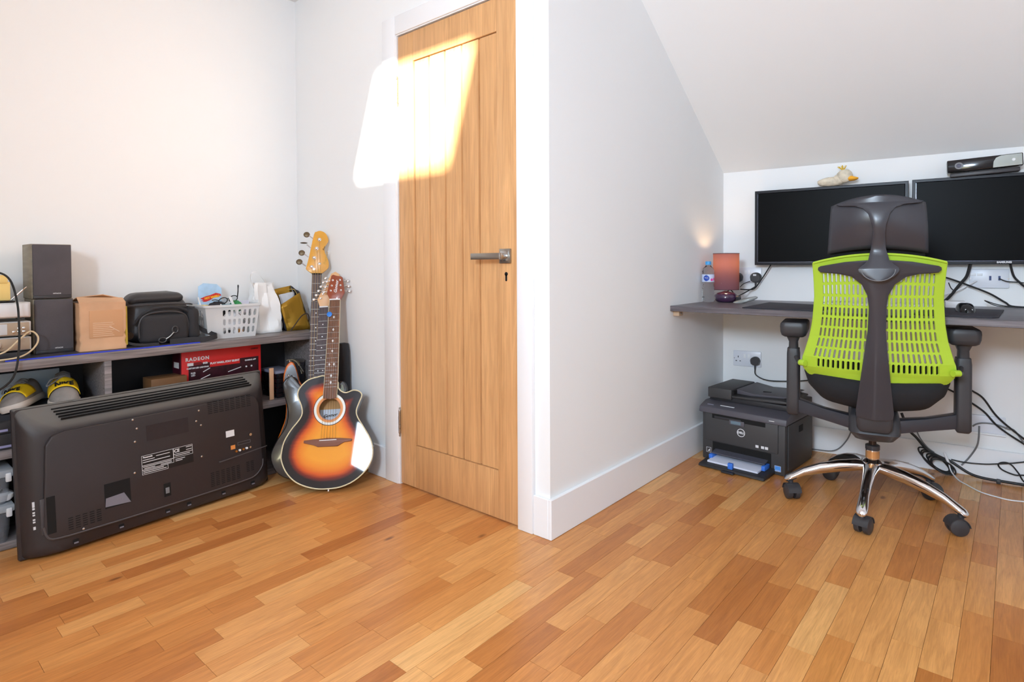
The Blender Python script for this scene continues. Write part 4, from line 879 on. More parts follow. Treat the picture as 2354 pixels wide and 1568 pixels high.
# white tray behind chair + keyboard
kbd = thing('keyboard', 'white keyboard on the desk behind the chair', 'keyboard', (3.06, .46, DZT+.0003), RW)
box('case', WHT, kbd, -.22, .22, -.06, .06, 0, .018, .004)
m_ = MB()
for i in range(14):
    for j in range(4): m_.box(-.21+.03*i, -.21+.03*i+.026, -.05+.025*j, -.05+.025*j+.021, .018, .023)
ks = m_.build('keys', mat('key_grey', (210, 212, 216), .5), kbd, smooth=False, weld=0); ks['kind'] = 'stuff'
tag(box('white_box', WHT, None, 0, .075, -.05, .05, 0, .028, .003), 'small white box on the desk between keyboard and mouse', 'box').matrix_world = Matrix.Translation(dw(1.005, .14, DZT+.0003)) @ Matrix.Rotation(RW, 4, 'Z')

# monitors
SCR = mat('black_screen', (11, 11, 12), .35, spec=.06)
def monitor(u0, u1, z0, z1, lab, brand):
    t = thing('monitor', lab, 'monitor', dw(u0, .045, z0), RW, 'two wall-mounted monitors'); W_, H_ = u1-u0, z1-z0
    box('rear_housing', BLK, t, .03, W_-.03, -.012, .018, .03, H_-.03, .01)
    box('wall_mount', BLK, t, W_/2-.06, W_/2+.06, .016, .044, H_/2-.06, H_/2+.06, .002)
    e = .016
    fr_ = MB(); fr_.loft([[(x_, y_, z_) for x_, z_ in ((a0, a0), (W_-a0, a0), (W_-a0, H_-a0), (a0, H_-a0))] for a0, y_ in ((0, -.010), (0, -.034), (.002, -.036), (e-.003, -.036), (e, -.031), (e, -.012))], False)
    fr_.build('bezel', mat('bezel_black', (26, 26, 32), .35, spec=.25), t, ang=30); box('screen', SCR, t, e-.001, W_-e+.001, -.031, -.012, e-.001, H_-e+.001)
    box('bezel_edge', mat('bezel_steel', (96, 100, 116), .25, .6), t, e-.002, e, -.0345, -.031, e, H_-e); box('bezel_edge', mat('bezel_steel', (96, 100, 116), .25, .6), t, e, W_-e, -.0345, -.031, e-.002, e)
    if brand: text('brand_badge', 'SAMSUNG', .011, INK, t, (.335, -.0365, .0085), bold=.0005)
    return t
monitor(.184, .866, .972, 1.366, 'left black-screened wall monitor behind the chair headrest', False)
monitor(.880, 1.562, .972, 1.368, 'right black-screened wall monitor running out of the picture', True)
# depth sensor on the right monitor
kn = thing('sensor_bar', 'black camera sensor bar sitting on the right monitor', 'sensor', dw(1.142, .072, 1.3685), (0, radians(-2.2), RW))
box('stand', BLK, kn, -.120, .122, -.028, .02, 0, .018, .004); box('housing', GLBLK, kn, -.130, .132, -.036, .03, .022, .076, .004)
MB().prism([(.030, .024), (.128, .025), (.128, .073), (.060, .073), (.042, .066), (.033, .05)], XZ, -.0368, -.0358).build('lens_window', mat('mirror_window', (170, 180, 178), .08, .7), kn)
ring_xz((-.088, .048), .009, .015, -.0355, -.0375).build('lens_ring', GREYC, kn); MB().cyl((-.088, -.0355, .048), (-.088, -.037, .048), .008, seg=16).build('lens', mat('lens_blue', (70, 70, 90), .1), kn)
MB().cyl((.10, -.0365, .05), (.10, -.0375, .05), .006, seg=14).build('indicator', INK, kn); box('neck', BLK, kn, -.05, .05, -.01, .012, .016, .024)
# plush duck on the left monitor
FUR = mat('cream_plush', (226, 214, 192), .95, bump=1, bscale=140, var=.12, vscale=25); BEAK = mat('beak_felt', (246, 176, 52), .8); TUFT = mat('yellow_fluff', (224, 186, 66), .9)
du = thing('plush_duck', 'cream plush duck with an orange beak lying on the left monitor', 'toy', dw(.578, .072, 1.3665), RW)
m_ = MB(); m_.ell((-.035, .012, .022), (.062, .030, .024), 22, 14, .12, 5, 2); m_.ell((.025, 0, .045), (.036, .030, .033), 22, 14, .06, 6, 4); m_.ell((0, .005, .032), (.03, .026, .026), 16, 10, .06, 6, 7)
m_.build('body', FUR, du, ang=80)
R = [[(x_+.0, .015*w_*cos(a_)-.006, z_+h_*sin(a_)) for a_ in [2*pi*k/14 for k in range(14)]] for x_, w_, h_, z_ in ((.036, 1.1, .014, .036), (.050, 1.3, .014, .032), (.066, 1.6, .010, .029), (.078, 1.3, .006, .029), (.084, .5, .003, .030))]
MB().loft(R).build('beak', BEAK, du, ang=60); MB().ell((.036, -.024, .050), (.003, .003, .003), 10, 6).build('eye', GLBLK, du)
random.seed(5); m_ = MB()
for k in range(14):
    a_ = random.uniform(-1.0, .5); m_.tube(catmull([(.018, 0, .072), (.018+.016*sin(a_), random.uniform(-.008, .008), .084), (.018+.034*sin(a_), random.uniform(-.014, .014), .086+.012*cos(a_))], 3), [.002]*3+[.0015]*3+[.0005], 5)
m_.build('tuft', TUFT, du, weld=0); 

# desk lamp
lp = thing('desk_lamp', 'small table lamp with a mauve fabric drum shade, lit', 'lamp', (3.035, 1.140, DZT+.0003))
LB = mat('purple_glazed_pot', (62, 36, 66), .15, coat=1)
MB().lathe([(.038, 0), (.050, .006), (.058, .022), (.056, .036), (.044, .048), (.020, .054), (.008, .058)], 32).build('base', LB, lp, ang=60)
MB().cyl((0, 0, .05), (0, 0, .11), .006, seg=12).build('stem', STEEL, lp); MB().cyl((0, 0, .105), (0, 0, .135), .013, seg=16).build('bulb_holder', WHT, lp)
sm = bpy.data.materials.new('shade_fabric'); sm.use_nodes = True; nt = sm.node_tree; nt.nodes.remove(nt.nodes['Principled BSDF']); out = nt.nodes['Material Output']
df = nt.nodes.new('ShaderNodeBsdfDiffuse'); df.inputs[0].default_value = lin((112, 80, 94)); tl = nt.nodes.new('ShaderNodeBsdfTranslucent'); tl.inputs[0].default_value = lin((176, 120, 96))
ns = nt.nodes.new('ShaderNodeTexNoise'); ns.inputs['Scale'].default_value = 400; bpn = nt.nodes.new('ShaderNodeBump'); bpn.inputs['Strength'].default_value = .2; nt.links.new(ns.outputs['Fac'], bpn.inputs['Height']); nt.links.new(bpn.outputs[0], df.inputs['Normal'])
mxs = nt.nodes.new('ShaderNodeMixShader'); mxs.inputs[0].default_value = .16; nt.links.new(df.outputs[0], mxs.inputs[1]); nt.links.new(tl.outputs[0], mxs.inputs[2]); nt.links.new(mxs.outputs[0], out.inputs[0])
SR = .064
MB().grid(lambda u, v: (SR*cos(2*pi*u), SR*sin(2*pi*u), .066+.186*v), 48, 2, True).build('lamp_shade', sm, lp)
for z_ in (.066, .252): MB().tube([(SR*cos(2*pi*k/36), SR*sin(2*pi*k/36), z_) for k in range(36)], .0018, 6, True).build('shade_rim', mat('mauve_trim', (84, 56, 66), .8), lp)
MB().tube([(-SR, 0, .10), (SR, 0, .10)], .0012, 6).build('shade_carrier', STEEL, lp)
pl = bpy.data.lights.new('lamp_bulb', 'POINT'); pl.energy = 1.1; pl.color = (1, .66, .34); pl.shadow_soft_size = .02
po = bpy.data.objects.new('lamp_bulb', pl); COL.objects.link(po); po.location = (3.035, 1.140, DZT+.205)
# water bottle
wbt = thing('water_bottle', 'clear plastic water bottle with a blue cap beside the lamp', 'bottle', (2.985, 1.214, DZT+.0003))
PET = mat('clear_pet', (246, 250, 254), .02, trans=1, ior=1.3)
pr = [(.020, 0), (.029, .004), (.031, .012), (.030, .02)]
for k in range(5): pr += [(.0315, .026+.012*k), (.029, .032+.012*k)]
pr += [(.0275, .090), (.029, .098), (.0315, .105), (.0315, .145), (.030, .152), (.031, .16), (.026, .175), (.016, .186), (.0125, .192), (.0125, .197)]
MB().lathe(pr, 28).build('bottle', PET, wbt, ang=50)
MB().grid(lambda u, v: (.0321*cos(2*pi*u), .0321*sin(2*pi*u), .106+.038*v), 32, 2, True).build('wrap_label', mat('label_blue_white', (206, 216, 240), .4), wbt)
def patch(name, u0, du_, z0, h, m):
    MB().grid(lambda u, v: (.0326*cos(u0+du_*(u-.5)*sqrt(max(.04, 1-(2*v-1)**2))), .0326*sin(u0+du_*(u-.5)*sqrt(max(.04, 1-(2*v-1)**2))), z0+h*v), 9, 7).build(name, m, wbt)
cam_a = atan2(-1.214, -2.985)
patch('label_oval', cam_a-.30, .95, .110, .031, mat('royal_blue', (30, 70, 170), .4)); patch('label_flower', cam_a+.55, .4, .110, .014, mat('pink_print', (222, 60, 150), .4)); patch('label_flower', cam_a+.98, .3, .112, .016, mat('pink_print', (222, 60, 150), .4))
text('label_wordmark', 'Pure', .009, INK, wbt, (.0333*cos(cam_a-.30), .0333*sin(cam_a-.30), .127), (pi/2, 0, cam_a-.30+pi/2))
MB().lathe([(.0145, .194), (.0150, .196), (.0150, .209), (.0135, .212)], 24).build('cap', mat('cap_blue', (70, 160, 222), .4), wbt)
# oval phone holder beside lamp
ho = tag(MB().loft([[(.062*k_*cos(a_), .022*k_*sin(a_), z_) for a_ in [2*pi*j/28 for j in range(28)]] for k_, z_ in ((.7, 0), (.95, .004), (1, .010), (.9, .015), (.6, .017))]).build('headband_remote', mat('grey_gloss', (150, 152, 150), .25)), 'oval grey and black gadget lying beside the lamp base', 'gadget'); ho.location = (3.02, 1.035, DZT+.006); ho.rotation_euler = (radians(10), radians(-16), RW+.1)
ho.name = 'oval_gadget'
sp = thing('inline_switch', 'black inline switch on the lamp flex', 'switch', (3.02, 1.070, DZT+.020), (radians(20), 0, RW)); box('switch_body', BLK, sp, -.012, .012, -.008, .008, -.012, .016, .004)

# sockets
SOC = mat('socket_white', (226, 228, 236), .3)
def socket(u, z, lab, w_=.146, usb=False):
    t = thing('wall_socket', lab, 'socket', dw(u, .0005, z), RW, 'white double wall sockets'); box('plate', SOC, t, -w_/2, w_/2, -.009, 0, -.043, .043, .003)
    if usb is None: box('ledge', WHT, t, -w_/2, w_/2, -.016, -.008, -.043, -.034, .002)
    for s_ in (-1, 1):
        if usb is None: continue
        if usb:
            box('usb_slot', mat('usb_blue', (40, 60, 110), .4), t, .02+s_*.016-.004, .02+s_*.016+.004, -.0098, -.0088, -.008, .012); box('module', WHT, t, -.045+s_*.012-.010, -.045+s_*.012+.010, -.0105, -.0088, .012, .024, .001)
            continue
        c = s_*.046-(.0 if s_ < 0 else .0)
        box('rocker', WHT, t, s_*.010-.007, s_*.010+.007, -.0125, -.0085, .004, .026, .001)
        box('pin_hole', DARK, t, c-.002, c+.002, -.0096, -.0088, .004, .014); box('pin_hole', DARK, t, c-.014, c-.007, -.0096, -.0088, -.016, -.012); box('pin_hole', DARK, t, c+.007, c+.014, -.0096, -.0088, -.016, -.012)
    for s_ in (-1, 1): MB().cyl((s_*.0665, -.0088, 0), (s_*.0665, -.0100, 0), .003, seg=10).build('fixing_screw', NICKEL, t)
    return t
socket(.130, .453, 'white double wall socket below the desk, above the printer'); socket(.132, .916, 'white double wall socket behind the lamp'); socket(1.170, .907, 'white wall plate with USB slots below the right monitor', .140, True); socket(1.17, .240, 'white wall plate low on the wall near the skirting', .128, None)
def plug(u, z, lab, s=1.0, sticker=False):
    t = thing('mains_plug', lab, 'plug', dw(u, .0095, z), RW, 'black mains plugs')
    P = [(.025*cos(a_)*s, .023*sin(a_)*s) for a_ in [pi*k/10 for k in range(11)]]+[(-.022*s, -.016*s), (-.010*s, -.024*s), (.010*s, -.024*s), (.022*s, -.016*s)]
    MB().loft([[(p[0]*k_, y_, p[1]*k_) for p in P] for k_, y_ in ((1, 0), (1, -.022), (.82, -.032))]).build('plug_body', BLK, t, ang=40)
    MB().cyl((0, -.016, -.022*s), (0, -.020, -.046*s), .005, .0035, seg=10).build('strain_relief', BLK, t)
    if sticker: box('sticker', INK, t, -.010, .006, -.0328, -.031, .008, .017)
    return t
plug(.176, .447, 'black mains plug in the socket above the printer'); plug(.178, .905, 'black plug with a white sticker in the socket behind the lamp', 1.15, True); plug(.082, .905, 'black plug half hidden behind the lamp shade', 1.1)

# cables on the wall and floor
def wc(name, m, pts, r, lab, grp=None): return cable(name, m, [dw(*p) for p in pts], r, lab, group=grp)
G1 = 'black leads round the lamp'; G2 = 'black leads under the right monitor'; G3 = 'cables hanging behind the chair'
wc('plug_lead', RUB, [(.176, .028, .402), (.182, .03, .372), (.235, .03, .350), (.32, .025, .352), (.43, .02, .367), (.55, .02, .40)], .003, 'black lead running right from the plug above the printer')
wc('monitor_lead', RUB, [(.26, .05, .975), (.218, .05, .903), (.18, .05, .848), (.15, .05, .838), (.105, .06, .840)], .003, 'black lead dropping from the left monitor towards the lamp', G1)
wc('lamp_flex', RUB, [(.178, .03, .855), (.150, .08, .832), (.13, .14, .815), (.125, .19, .808)], .003, 'black lamp flex from the sticker plug down to the inline switch', G1)
wc('lamp_flex_end', RUB, [(.125, .20, .808), (.11, .21, .822), (.09, .22, .842), (.06, .23, .81)], .003, 'black flex rising from the inline switch to the lamp', G1)
wc('thin_lead', RUB, [(.10, .04, .85), (.115, .03, .868), (.15, .03, .884)], .002, 'thin twisted dark lead under the socket by the lamp', G1)
wc('monitor_loom', RUB, [(1.10, .05, .975), (1.088, .05, .92), (1.066, .05, .885), (1.012, .05, .807), (.97, .05, .79)], .0065, 'thick black cable loom hanging from the right monitor', G2)
wc('monitor_loom_tail', RUB, [(.95, .06, .93), (1.015, .05, .910), (1.08, .05, .883), (1.167, .05, .842), (1.222, .05, .804), (1.256, .06, .786), (1.40, .06, .786), (1.62, .05, .786), (1.78, .03, .80)], .004, 'black cable slanting across the wall to the desk at the right', G2)
wc('monitor_power_lead', RUB, [(1.238, .05, .975), (1.25, .05, .922), (1.27, .05, .893), (1.30, .05, .865), (1.38, .05, .82), (1.50, .06, .790), (1.68, .07, .786)], .0045, 'black lead curving down from the right monitor at the picture edge', G2)
wc('usb_lead', RUB, [(1.206, .014, .907), (1.232, .03, .895), (1.29, .04, .889), (1.40, .05, .86), (1.52, .08, .80), (1.60, .12, .784)], .0025, 'thin black lead plugged into the USB slot', G2)
wc('headset_lead', RUB, [(1.62, .16, .784), (1.46, .12, .784), (1.33, .10, .785), (1.24, .10, .788), (1.19, .10, .796), (1.148, .10, .812), (1.19, .11, .79), (1.26, .12, .786)], .002, 'thin black looped lead on the desk right of the mouse', G2)
wc('white_network_lead', WHITEC, [(1.125, .02, .896), (1.10, .04, .882), (1.05, .05, .85), (1.0, .05, .83), (.95, .05, .81)], .003, 'white network lead crossing the black loom', G2)
wc('network_lead', RUB, [(1.022, .03, .888), (1.032, .03, .862), (1.045, .03, .85)], .002, 'short black clip lead left of the loom', G2)
wc('drop_loom', RUB, [(.845, .05, .26), (.873, .05, .186), (.905, .05, .151), (.940, .05, .108), (.975, .05, .085), (1.012, .05, .070), (1.04, .05, .060), (1.10, .06, .025), (1.15, .06, .012), (1.23, .06, .010), (1.40, .06, .010), (1.62, .05, .010), (1.90, .06, .010)], .006, 'thick black cable loom dropping behind the chair to the floor', G3)
wc('drop_grey_lead', GREYC, [(.89, .03, .23), (.904, .03, .183), (.921, .03, .143), (.948, .035, .108), (.974, .04, .09)], .003, 'grey lead beside the black loom behind the chair', G3)
random.seed(21)
for k in range(7):
    uc, zc, al = .972+.006*k, .058-.003*k, radians(-34+5*random.uniform(-1, 1)); ra, rb = .070-.004*k+random.uniform(-.004, .006), .020+.006*random.random()+.003*(k % 3)
    P = []
    for j in range(15):
        t = 2*pi*j/13+.7*k; cu_, cz_ = ra*cos(t), rb*sin(t)
        P.append((uc+cu_*cos(al)-cz_*sin(al), .045+.006*k+.006*sin(t*1.5), max(.005+.001*k, zc+cu_*sin(al)+cz_*cos(al))))
    cable('coiled_cable', RUB, [dw(*p) for p in P], .0034, 'black coiled cable on the floor behind the chair', group='bundle of coiled black cable', n=4)
wc('skirting_cable', RUB, [(1.038, .03, .066), (1.092, .03, .062), (1.158, .03, .067), (1.205, .03, .077), (1.263, .03, .092), (1.36, .03, .125), (1.50, .03, .17), (1.70, .02, .20)], .003, 'black cable sagging along the skirting board', G3)
wc('loop_cable', RUB, [(1.70, .03, .010), (1.50, .03, .03), (1.36, .03, .045), (1.295, .03, .043), (1.264, .03, .039), (1.222, .03, .053), (1.207, .03, .075), (1.226, .034, .089), (1.251, .034, .083), (1.276, .034, .050), (1.30, .034, .012), (1.36, .05, .006), (1.55, .08, .005)], .0032, 'black cable forming a loop near the skirting at the right', G3)
wc('clip_cable', GREYC, [(1.116, .014, .229), (1.131, .014, .242), (1.157, .014, .250), (1.20, .016, .250), (1.242, .02, .237), (1.267, .02, .228), (1.34, .02, .12), (1.45, .03, .04), (1.62, .05, .008)], .0035, 'grey-black cable arching out of the low wall plate', G3)
wc('wall_grey_cable', GREYC, [(1.14, .014, .234), (1.138, .018, .176), (1.13, .02, .136), (1.106, .02, .087), (1.077, .025, .045)], .0035, 'grey cable hanging from the low wall plate to the floor', G3)
wc('diagonal_cable', RUB, [(.98, .02, .41), (1.042, .02, .382), (1.082, .02, .356), (1.153, .02, .306), (1.214, .02, .236), (1.34, .02, .15), (1.50, .03, .05), (1.70, .06, .010)], .004, 'lower of two black cables slanting down the wall right of the armrest', G3)
wc('diagonal_cable_upper', RUB, [(1.07, .025, .42), (1.113, .025, .394), (1.152, .025, .365), (1.199, .025, .292), (1.259, .025, .233), (1.34, .025, .17), (1.52, .035, .06), (1.74, .07, .010)], .004, 'upper of two black cables slanting down the wall right of the armrest', G3)
bpy.data.objects['diagonal_cable_upper'].name = 'diagonal_cable.001'
wc('grey_floor_cable', GREYC, [(.40, .03, .012), (.47, .03, .014), (.56, .03, .024), (.612, .022, .079), (.637, .022, .149), (.65, .02, .25)], .003, 'grey cable rising from the floor left of the chair column', G3)
we = thing('white_charger_cable', 'white cable with a slim plug trailing over the floor at the right', 'cable')
MB().tube(catmull([dw(1.028, .07, .056), dw(1.037, .08, .024), dw(1.06, .13, .006), (3.245, .155, .003), (3.18, .105, .003), (3.155, .05, .003), (3.148, .01, .003), (3.17, -.05, .003), (3.22, -.17, .003), (3.30, -.32, .003), (3.42, -.42, .003)], 6), .0028, 8).build('lead', WHITEC, we)
MB().tube([dw(1.010, .065, .104), dw(1.028, .07, .056)], [.0055, .0055], 10).build('plug_tip', WHITEC, we)
tag(MB().box(-.012, .012, -.008, .008, 0, .018).build('cable_clip', BLK, bevel=.003), 'small black cable clip on the floor by the skirting', 'clip').location = dw(1.205, .07, .001)

# ============================================================ PRINTER
pt = thing('printer', 'black desktop laser printer on the floor under the desk', 'printer', (2.868, 1.195, .001), atan2(-.40, -.028))
PB = mat('printer_black', (62, 61, 62), .5, bump=.05, bscale=400); PD = mat('printer_dark', (46, 45, 48), .5); PG = mat('printer_grey', (86, 83, 90), .45)
PW, PDp = .402, .36
body = MB(); body.prism([(0, .0), (.012, 0), (PDp, .0), (PDp, .235), (.0, .235)], YZ, 0, PW).build('body', PB, pt, bevel=.006, seg=2)
box('side_cover', PB, pt, PW-.001, PW+.006, .03, PDp-.01, .02, .232, .004); gr_ = box('side_grip', DARK, pt, PW+.004, PW+.0075, .16, .21, .175, .205)
box('front_door', mat('printer_door', (66, 65, 66), .5), pt, .018, PW-.03, -.006, .004, .098, .236, .004)
cp = MB(); cp.prism([(-.016, .236), (-.010, .264), (.055, .285), (PDp, .285), (PDp, .236)], YZ, -.012, PW+.010); cp.build('control_deck', PG, pt, bevel=.004)
box('output_slot', DARK, pt, .055, .315, -.008, .004, .213, .233); box('paper_catch', PD, pt, .065, .20, -.009, .002, .212, .226, .002); box('display', mat('lcd_blue', (108, 128, 140), .2), pt, .150, .200, -.012, -.004, .200, .216, .002); box('display_frame', PG, pt, .142, .216, -.010, -.004, .195, .220, .003)
box('model_text', INK, pt, .335, .360, -.0172, -.0150, .249, .2515)
bt_ = box('button_panel', mat('grey_label', (128, 126, 140), .5), pt, .020, .052, .012, .045, .2712, .2745); box('button_legend', INK, pt, .085, .155, .018, .040, .2722, .2752)
box('scanner_bed', PD, pt, .004, PW+.002, .070, PDp, .2855, .312, .004)
# document feeder
fd_ = MB(); fd_.prism([(.052, .300), (.052, .352), (.34, .352), (.355, .33), (.355, .300)], YZ, .002, .125); fd_.build('feeder_cover', PB, pt, bevel=.005)
MB().prism([(.125, .312), (.125, .322), (.20, .324), (.36, .334), (.395, .330), (.395, .322), (.36, .318), (.2, .312)], XZ, .058, .33).build('feeder_tray', PB, pt, bevel=.003)
MB().prism([(.132, .350), (.140, .350), (.22, .338), (.36, .345), (.375, .343), (.36, .335), (.2, .324), (.132, .326)], XZ, .10, .345).build('input_tray', PG, pt, bevel=.003)
box('feeder_slot', DARK, pt, .1245, .134, .065, .30, .330, .346); MB().prism([(.235, .17), (.270, .18), (.270, .19), (.235, .18)], XY, .338, .3425).build('tray_mark', DARK, pt)
ring_xz((.200, .165), .0165, .0195, -.0062, -.0078).build('logo_ring', INK, pt); text('logo', 'DELL', .0135, INK, pt, (.200, -.0072, .165), bold=.0007, sx=1.05)
outline(pt, .022, .047, .035, .060, -.0012, .0015); MB().prism([(.028, .041), (.040, .041), (.040, .054), (.034, .047)], XZ, -.0012, .0).build('caution_mark', INK, pt)
for k, x_ in enumerate((.270, .296, .314)): box('badge', INK, pt, x_, x_+.014, -.0075, -.005, .110, .122)
box('energy_sticker', mat('sticker_blue', (80, 150, 230), .4), pt, PW-.046, PW-.018, -.0015, .001, .018, .044); text('sticker_text', 'energy', .0075, INK, pt, (PW-.032, -.002, .024)); outline(pt, PW-.046, PW-.018, .018, .044, -.0016, .0012)
box('tray_opening', DARK, pt, .055, PW-.062, -.002, .06, .012, .094)
pt_ = MB().prism([(-.125, .016), (-.135, .006), (-.125, .002), (.02, .004), (.02, .030), (-.02, .026)], YZ, .045, PW-.045).build('paper_tray', PD, pt, bevel=.002)
MB().prism([(-.10, .028), (-.10, .020), (.03, .026), (.03, .034)], YZ, .075, PW-.085).build('paper_stack', mat('paper', (226, 230, 246), .6), pt_)
BLU = mat('guide_blue', (60, 120, 220), .4)
box('paper_guide', BLU, pt_, .062, .080, -.060, .0, .024, .046, .003); box('paper_guide', BLU, pt_, PW-.085, PW-.068, -.060, .0, .024, .046, .003); box('end_stop', BLU, pt_, .185, .208, -.122, -.104, .016, .044, .003)
MB().prism([(-.045, .048), (.03, .064), (.03, .068), (-.045, .053)], YZ, .070, PW-.075).build('tray_cover', mat('smoky_plastic', (96, 96, 108), .2, trans=.2, alpha=.85), pt_); box('tray_handle', PD, pt_, .165, .225, -.150, -.120, .002, .010, .003)

# ============================================================ OFFICE CHAIR
CR = atan2(-.982, .19)
oc = thing('office_chair', 'lime green and black swivel chair with headrest and chrome star base', 'chair', (2.72, .43, 0), CR)
hubm = MB().lathe([(.020, .150), (.036, .155), (.040, .185), (.030, .195), (.0235, .198), (.0235, .246), (.021, .249)], 28).build('base_hub', CHROME, oc); MB().lathe([(.0245, .232), (.0255, .234), (.0255, .250), (.0225, .252)], 24).build('collar', BLK, oc)
MB().lathe([(.0245, .200), (.0245, .228)], 24).build('paper_sleeve', mat('tan_sleeve', (206, 150, 96), .3, .5), oc); MB().cyl((0, 0, .245), (0, 0, .305), .0135, seg=20).build('gas_lift', mat('dark_steel', (70, 60, 56), .3, .8), oc)
for k in range(5):
    a = radians(39+72*k)-CR; D = Vector((cos(a), sin(a), 0)); S = Vector((-sin(a), cos(a), 0)); R = []
    for (r_, zt, zb_, w_) in ((.020, .186, .150, .030), (.06, .188, .140, .028), (.12, .178, .128, .022), (.19, .158, .112, .019), (.25, .132, .095, .018), (.295, .104, .072, .020), (.312, .094, .066, .018), (.322, .082, .070, .010)):
        ring = []
        for j in range(12):
            t = 2*pi*j/12; ring.append(tuple(D*r_+S*(w_*cos(t))+Vector((0, 0, (zt+zb_)/2+(zt-zb_)/2*sin(t)))))
        R.append(ring)
    MB().loft(R).build('base_leg', CHROME, oc, ang=60)
    P = D*.298; sw = Vector((cos(a+.9+k), sin(a+.9+k), 0)); ax = Vector((-sw.y, sw.x, 0)); Cw = P+sw*.012
    cs = MB().cyl(P+Vector((0, 0, .05)), P+Vector((0, 0, .082)), .010, seg=12).build('caster', BLK, oc)
    for s_ in (-1, 1):
        o0, o1 = Cw+ax*s_*.006, Cw+ax*s_*.027; o0.z = o1.z = .031; mid = (o0+o1)/2
        MB().tube([o0, o0.lerp(o1, .25), o0.lerp(o1, .8), o1], [.029, .031, .030, .021], 24).build('wheel', BLK, cs)
    hood = []
    for q in (-.026, .026): hood.append([tuple(Cw+ax*q+sw*(.034*cos(t))+Vector((0, 0, .031+.034*sin(t)))) for t in [radians(5+17*j) for j in range(11)]]+[tuple(Cw+ax*q+sw*(.031*cos(t))+Vector((0, 0, .031+.031*sin(t)))) for t in [radians(175-17*j) for j in range(11)]])
    MB().loft(hood).build('wheel_hood', BLK, cs, ang=50)
# mechanism and seat
mm = MB(); mm.loft([[(p[0]*k_, p[1]*k_+yo, z_) for p in rrect(-.085, .085, -.16, .12, .04)] for k_, z_, yo in ((.35, .292, -.05), (.75, .305, -.03), (1, .335, -.02), (1, .385, 0), (.9, .42, .02))]); mm.build('tilt_mechanism', BLK, oc, ang=50)
st_ = MB(); R = []
for (k_, z_, dz) in ((.10, .412, 0), (.55, .418, .006), (.80, .436, .018), (.95, .470, .03), (1.0, .505, .036), (.985, .532, .036), (.90, .548, .030), (.5, .552, .012), (.1, .552, 0)):
    R.append([(.245*k_*(abs(cos(t))**.62)*(1 if cos(t) >= 0 else -1), .02+.25*k_*(abs(sin(t))**.62)*(1 if sin(t) >= 0 else -1), z_+dz*abs(cos(t))**3) for t in [2*pi*j/40 for j in range(40)]])
st_.loft(R).build('seat', SEATF, oc, ang=60)
# green back shell
def hwz(z):
    T_ = [(.53, .205), (.55, .225), (.575, .240), (.60, .243), (.63, .233), (.70, .214), (.76, .204), (.855, .1965), (.93, .199), (1.0, .204)]
    for (a0, b0), (a1, b1) in zip(T_, T_[1:]):
        if z <= a1: return b0+(b1-b0)*max(0, (z-a0)/(a1-a0))
    return .204
def backy(s, z):
    lum = -.275+.035*cos((z-.62)/.2)-.10*(z-.62)
    return lum+.055*s*s+ (.03*max(0, (.62-z)/.08)**2)
def backp(s, z):
    zz = z+(.030*(1-s*s) if z > .955 else .030*(1-s*s)*max(0, (z-.86)/.095)*.6) - (.016*(1-s*s) if z < .56 else 0)
    return (s*hwz(z), backy(s, z), zz)
cells = []; ss = [0, .06, .122]+[.122+.069*k for k in range(1, 12)]+[.94, 1.0]
zs = [.545, .566, .578]+[.578+.0405*k for k in range(1, 10)]+[.962, .980]
def slot(a0, a1, b0, b1):
    r = (a1-a0)*.3; rz_ = .003; return [(a0+r, b0), (a1-r, b0), (a1, b0+rz_), (a1, b1-rz_), (a1-r, b1), (a0+r, b1), (a0, b1-rz_), (a0, b0+rz_)]
for sg in (1, -1):
    for i in range(len(ss)-1):
        for j in range(len(zs)-1):
            h = None
            if 2 <= i <= 12 and 2 <= j <= 10 and not (j == 2 and i > 11):
                h = (ss[i]+.0185, ss[i+1]-.0185, zs[j]+.0028, zs[j+1]-.0045)
                if sg < 0: h = (-h[1], -h[0], h[2], h[3])
            cells.append((ss[i], ss[i+1], zs[j], zs[j+1], h) if sg > 0 else (-ss[i+1], -ss[i], zs[j], zs[j+1], h))
m_ = MB(); m_.rings_panel(cells, slot, backp); bs = m_.build('back_shell', LIME, oc, smooth=False, solid=.005, weld=2e-4)
MB().tube([Vector(backp(-1+2*k/24, .980))+Vector((0, -.004, .001)) for k in range(25)], .0045, 8).build('back_top_rim', LIME, bs)
for sg in (-1, 1): MB().tube([Vector(backp(sg, .548+.432*k/20))+Vector((0, .004, 0)) for k in range(21)], .005, 8).build('back_side_rim', LIME, bs)
MB().tube([Vector(backp(-1+2*k/24, .546))+Vector((0, .002, 0)) for k in range(25)], .0045, 8).build('back_bottom_rim', LIME, bs)
# spine and yoke
def strip(levels, yf, d0, d1, nx=10, sub=3):
    L_ = [levels[0]]
    for a_, b_ in zip(levels, levels[1:]):
        for k in range(1, sub+1): t = k/sub; L_.append(tuple(a_[i]+(b_[i]-a_[i])*t for i in range(3)))
    R_ = []
    for z, xl, xr in L_:
        xs_ = [xl+(xr-xl)*i/nx for i in range(nx+1)]; e = min(.004, (xr-xl)*.2)
        R_.append([yf(x, z, d0+e*(abs(2*i/nx-1)**4)) for i, x in enumerate(xs_)]+[yf(x, z, d1) for x in reversed(xs_)])
    return MB().loft(R_)
yk = [(-.180,.969),(-.10,.984),(0,.990),(.10,.984),(.180,.969),(.187,.962),(.187,.952),(.180,.945),(.121,.941),(.085,.932),(.052,.905),(.033,.865),(.0285,.82),(.028,.755),(.034,.66),(.042,.58),(.058,.42),(.052,.405),(-.055,.403),(-.062,.42),(-.044,.593),(-.036,.66),(-.027,.736),(-.0245,.82),(-.030,.865),(-.048,.905),(-.080,.932),(-.12,.942),(-.178,.946),(-.187,.953),(-.187,.963)]
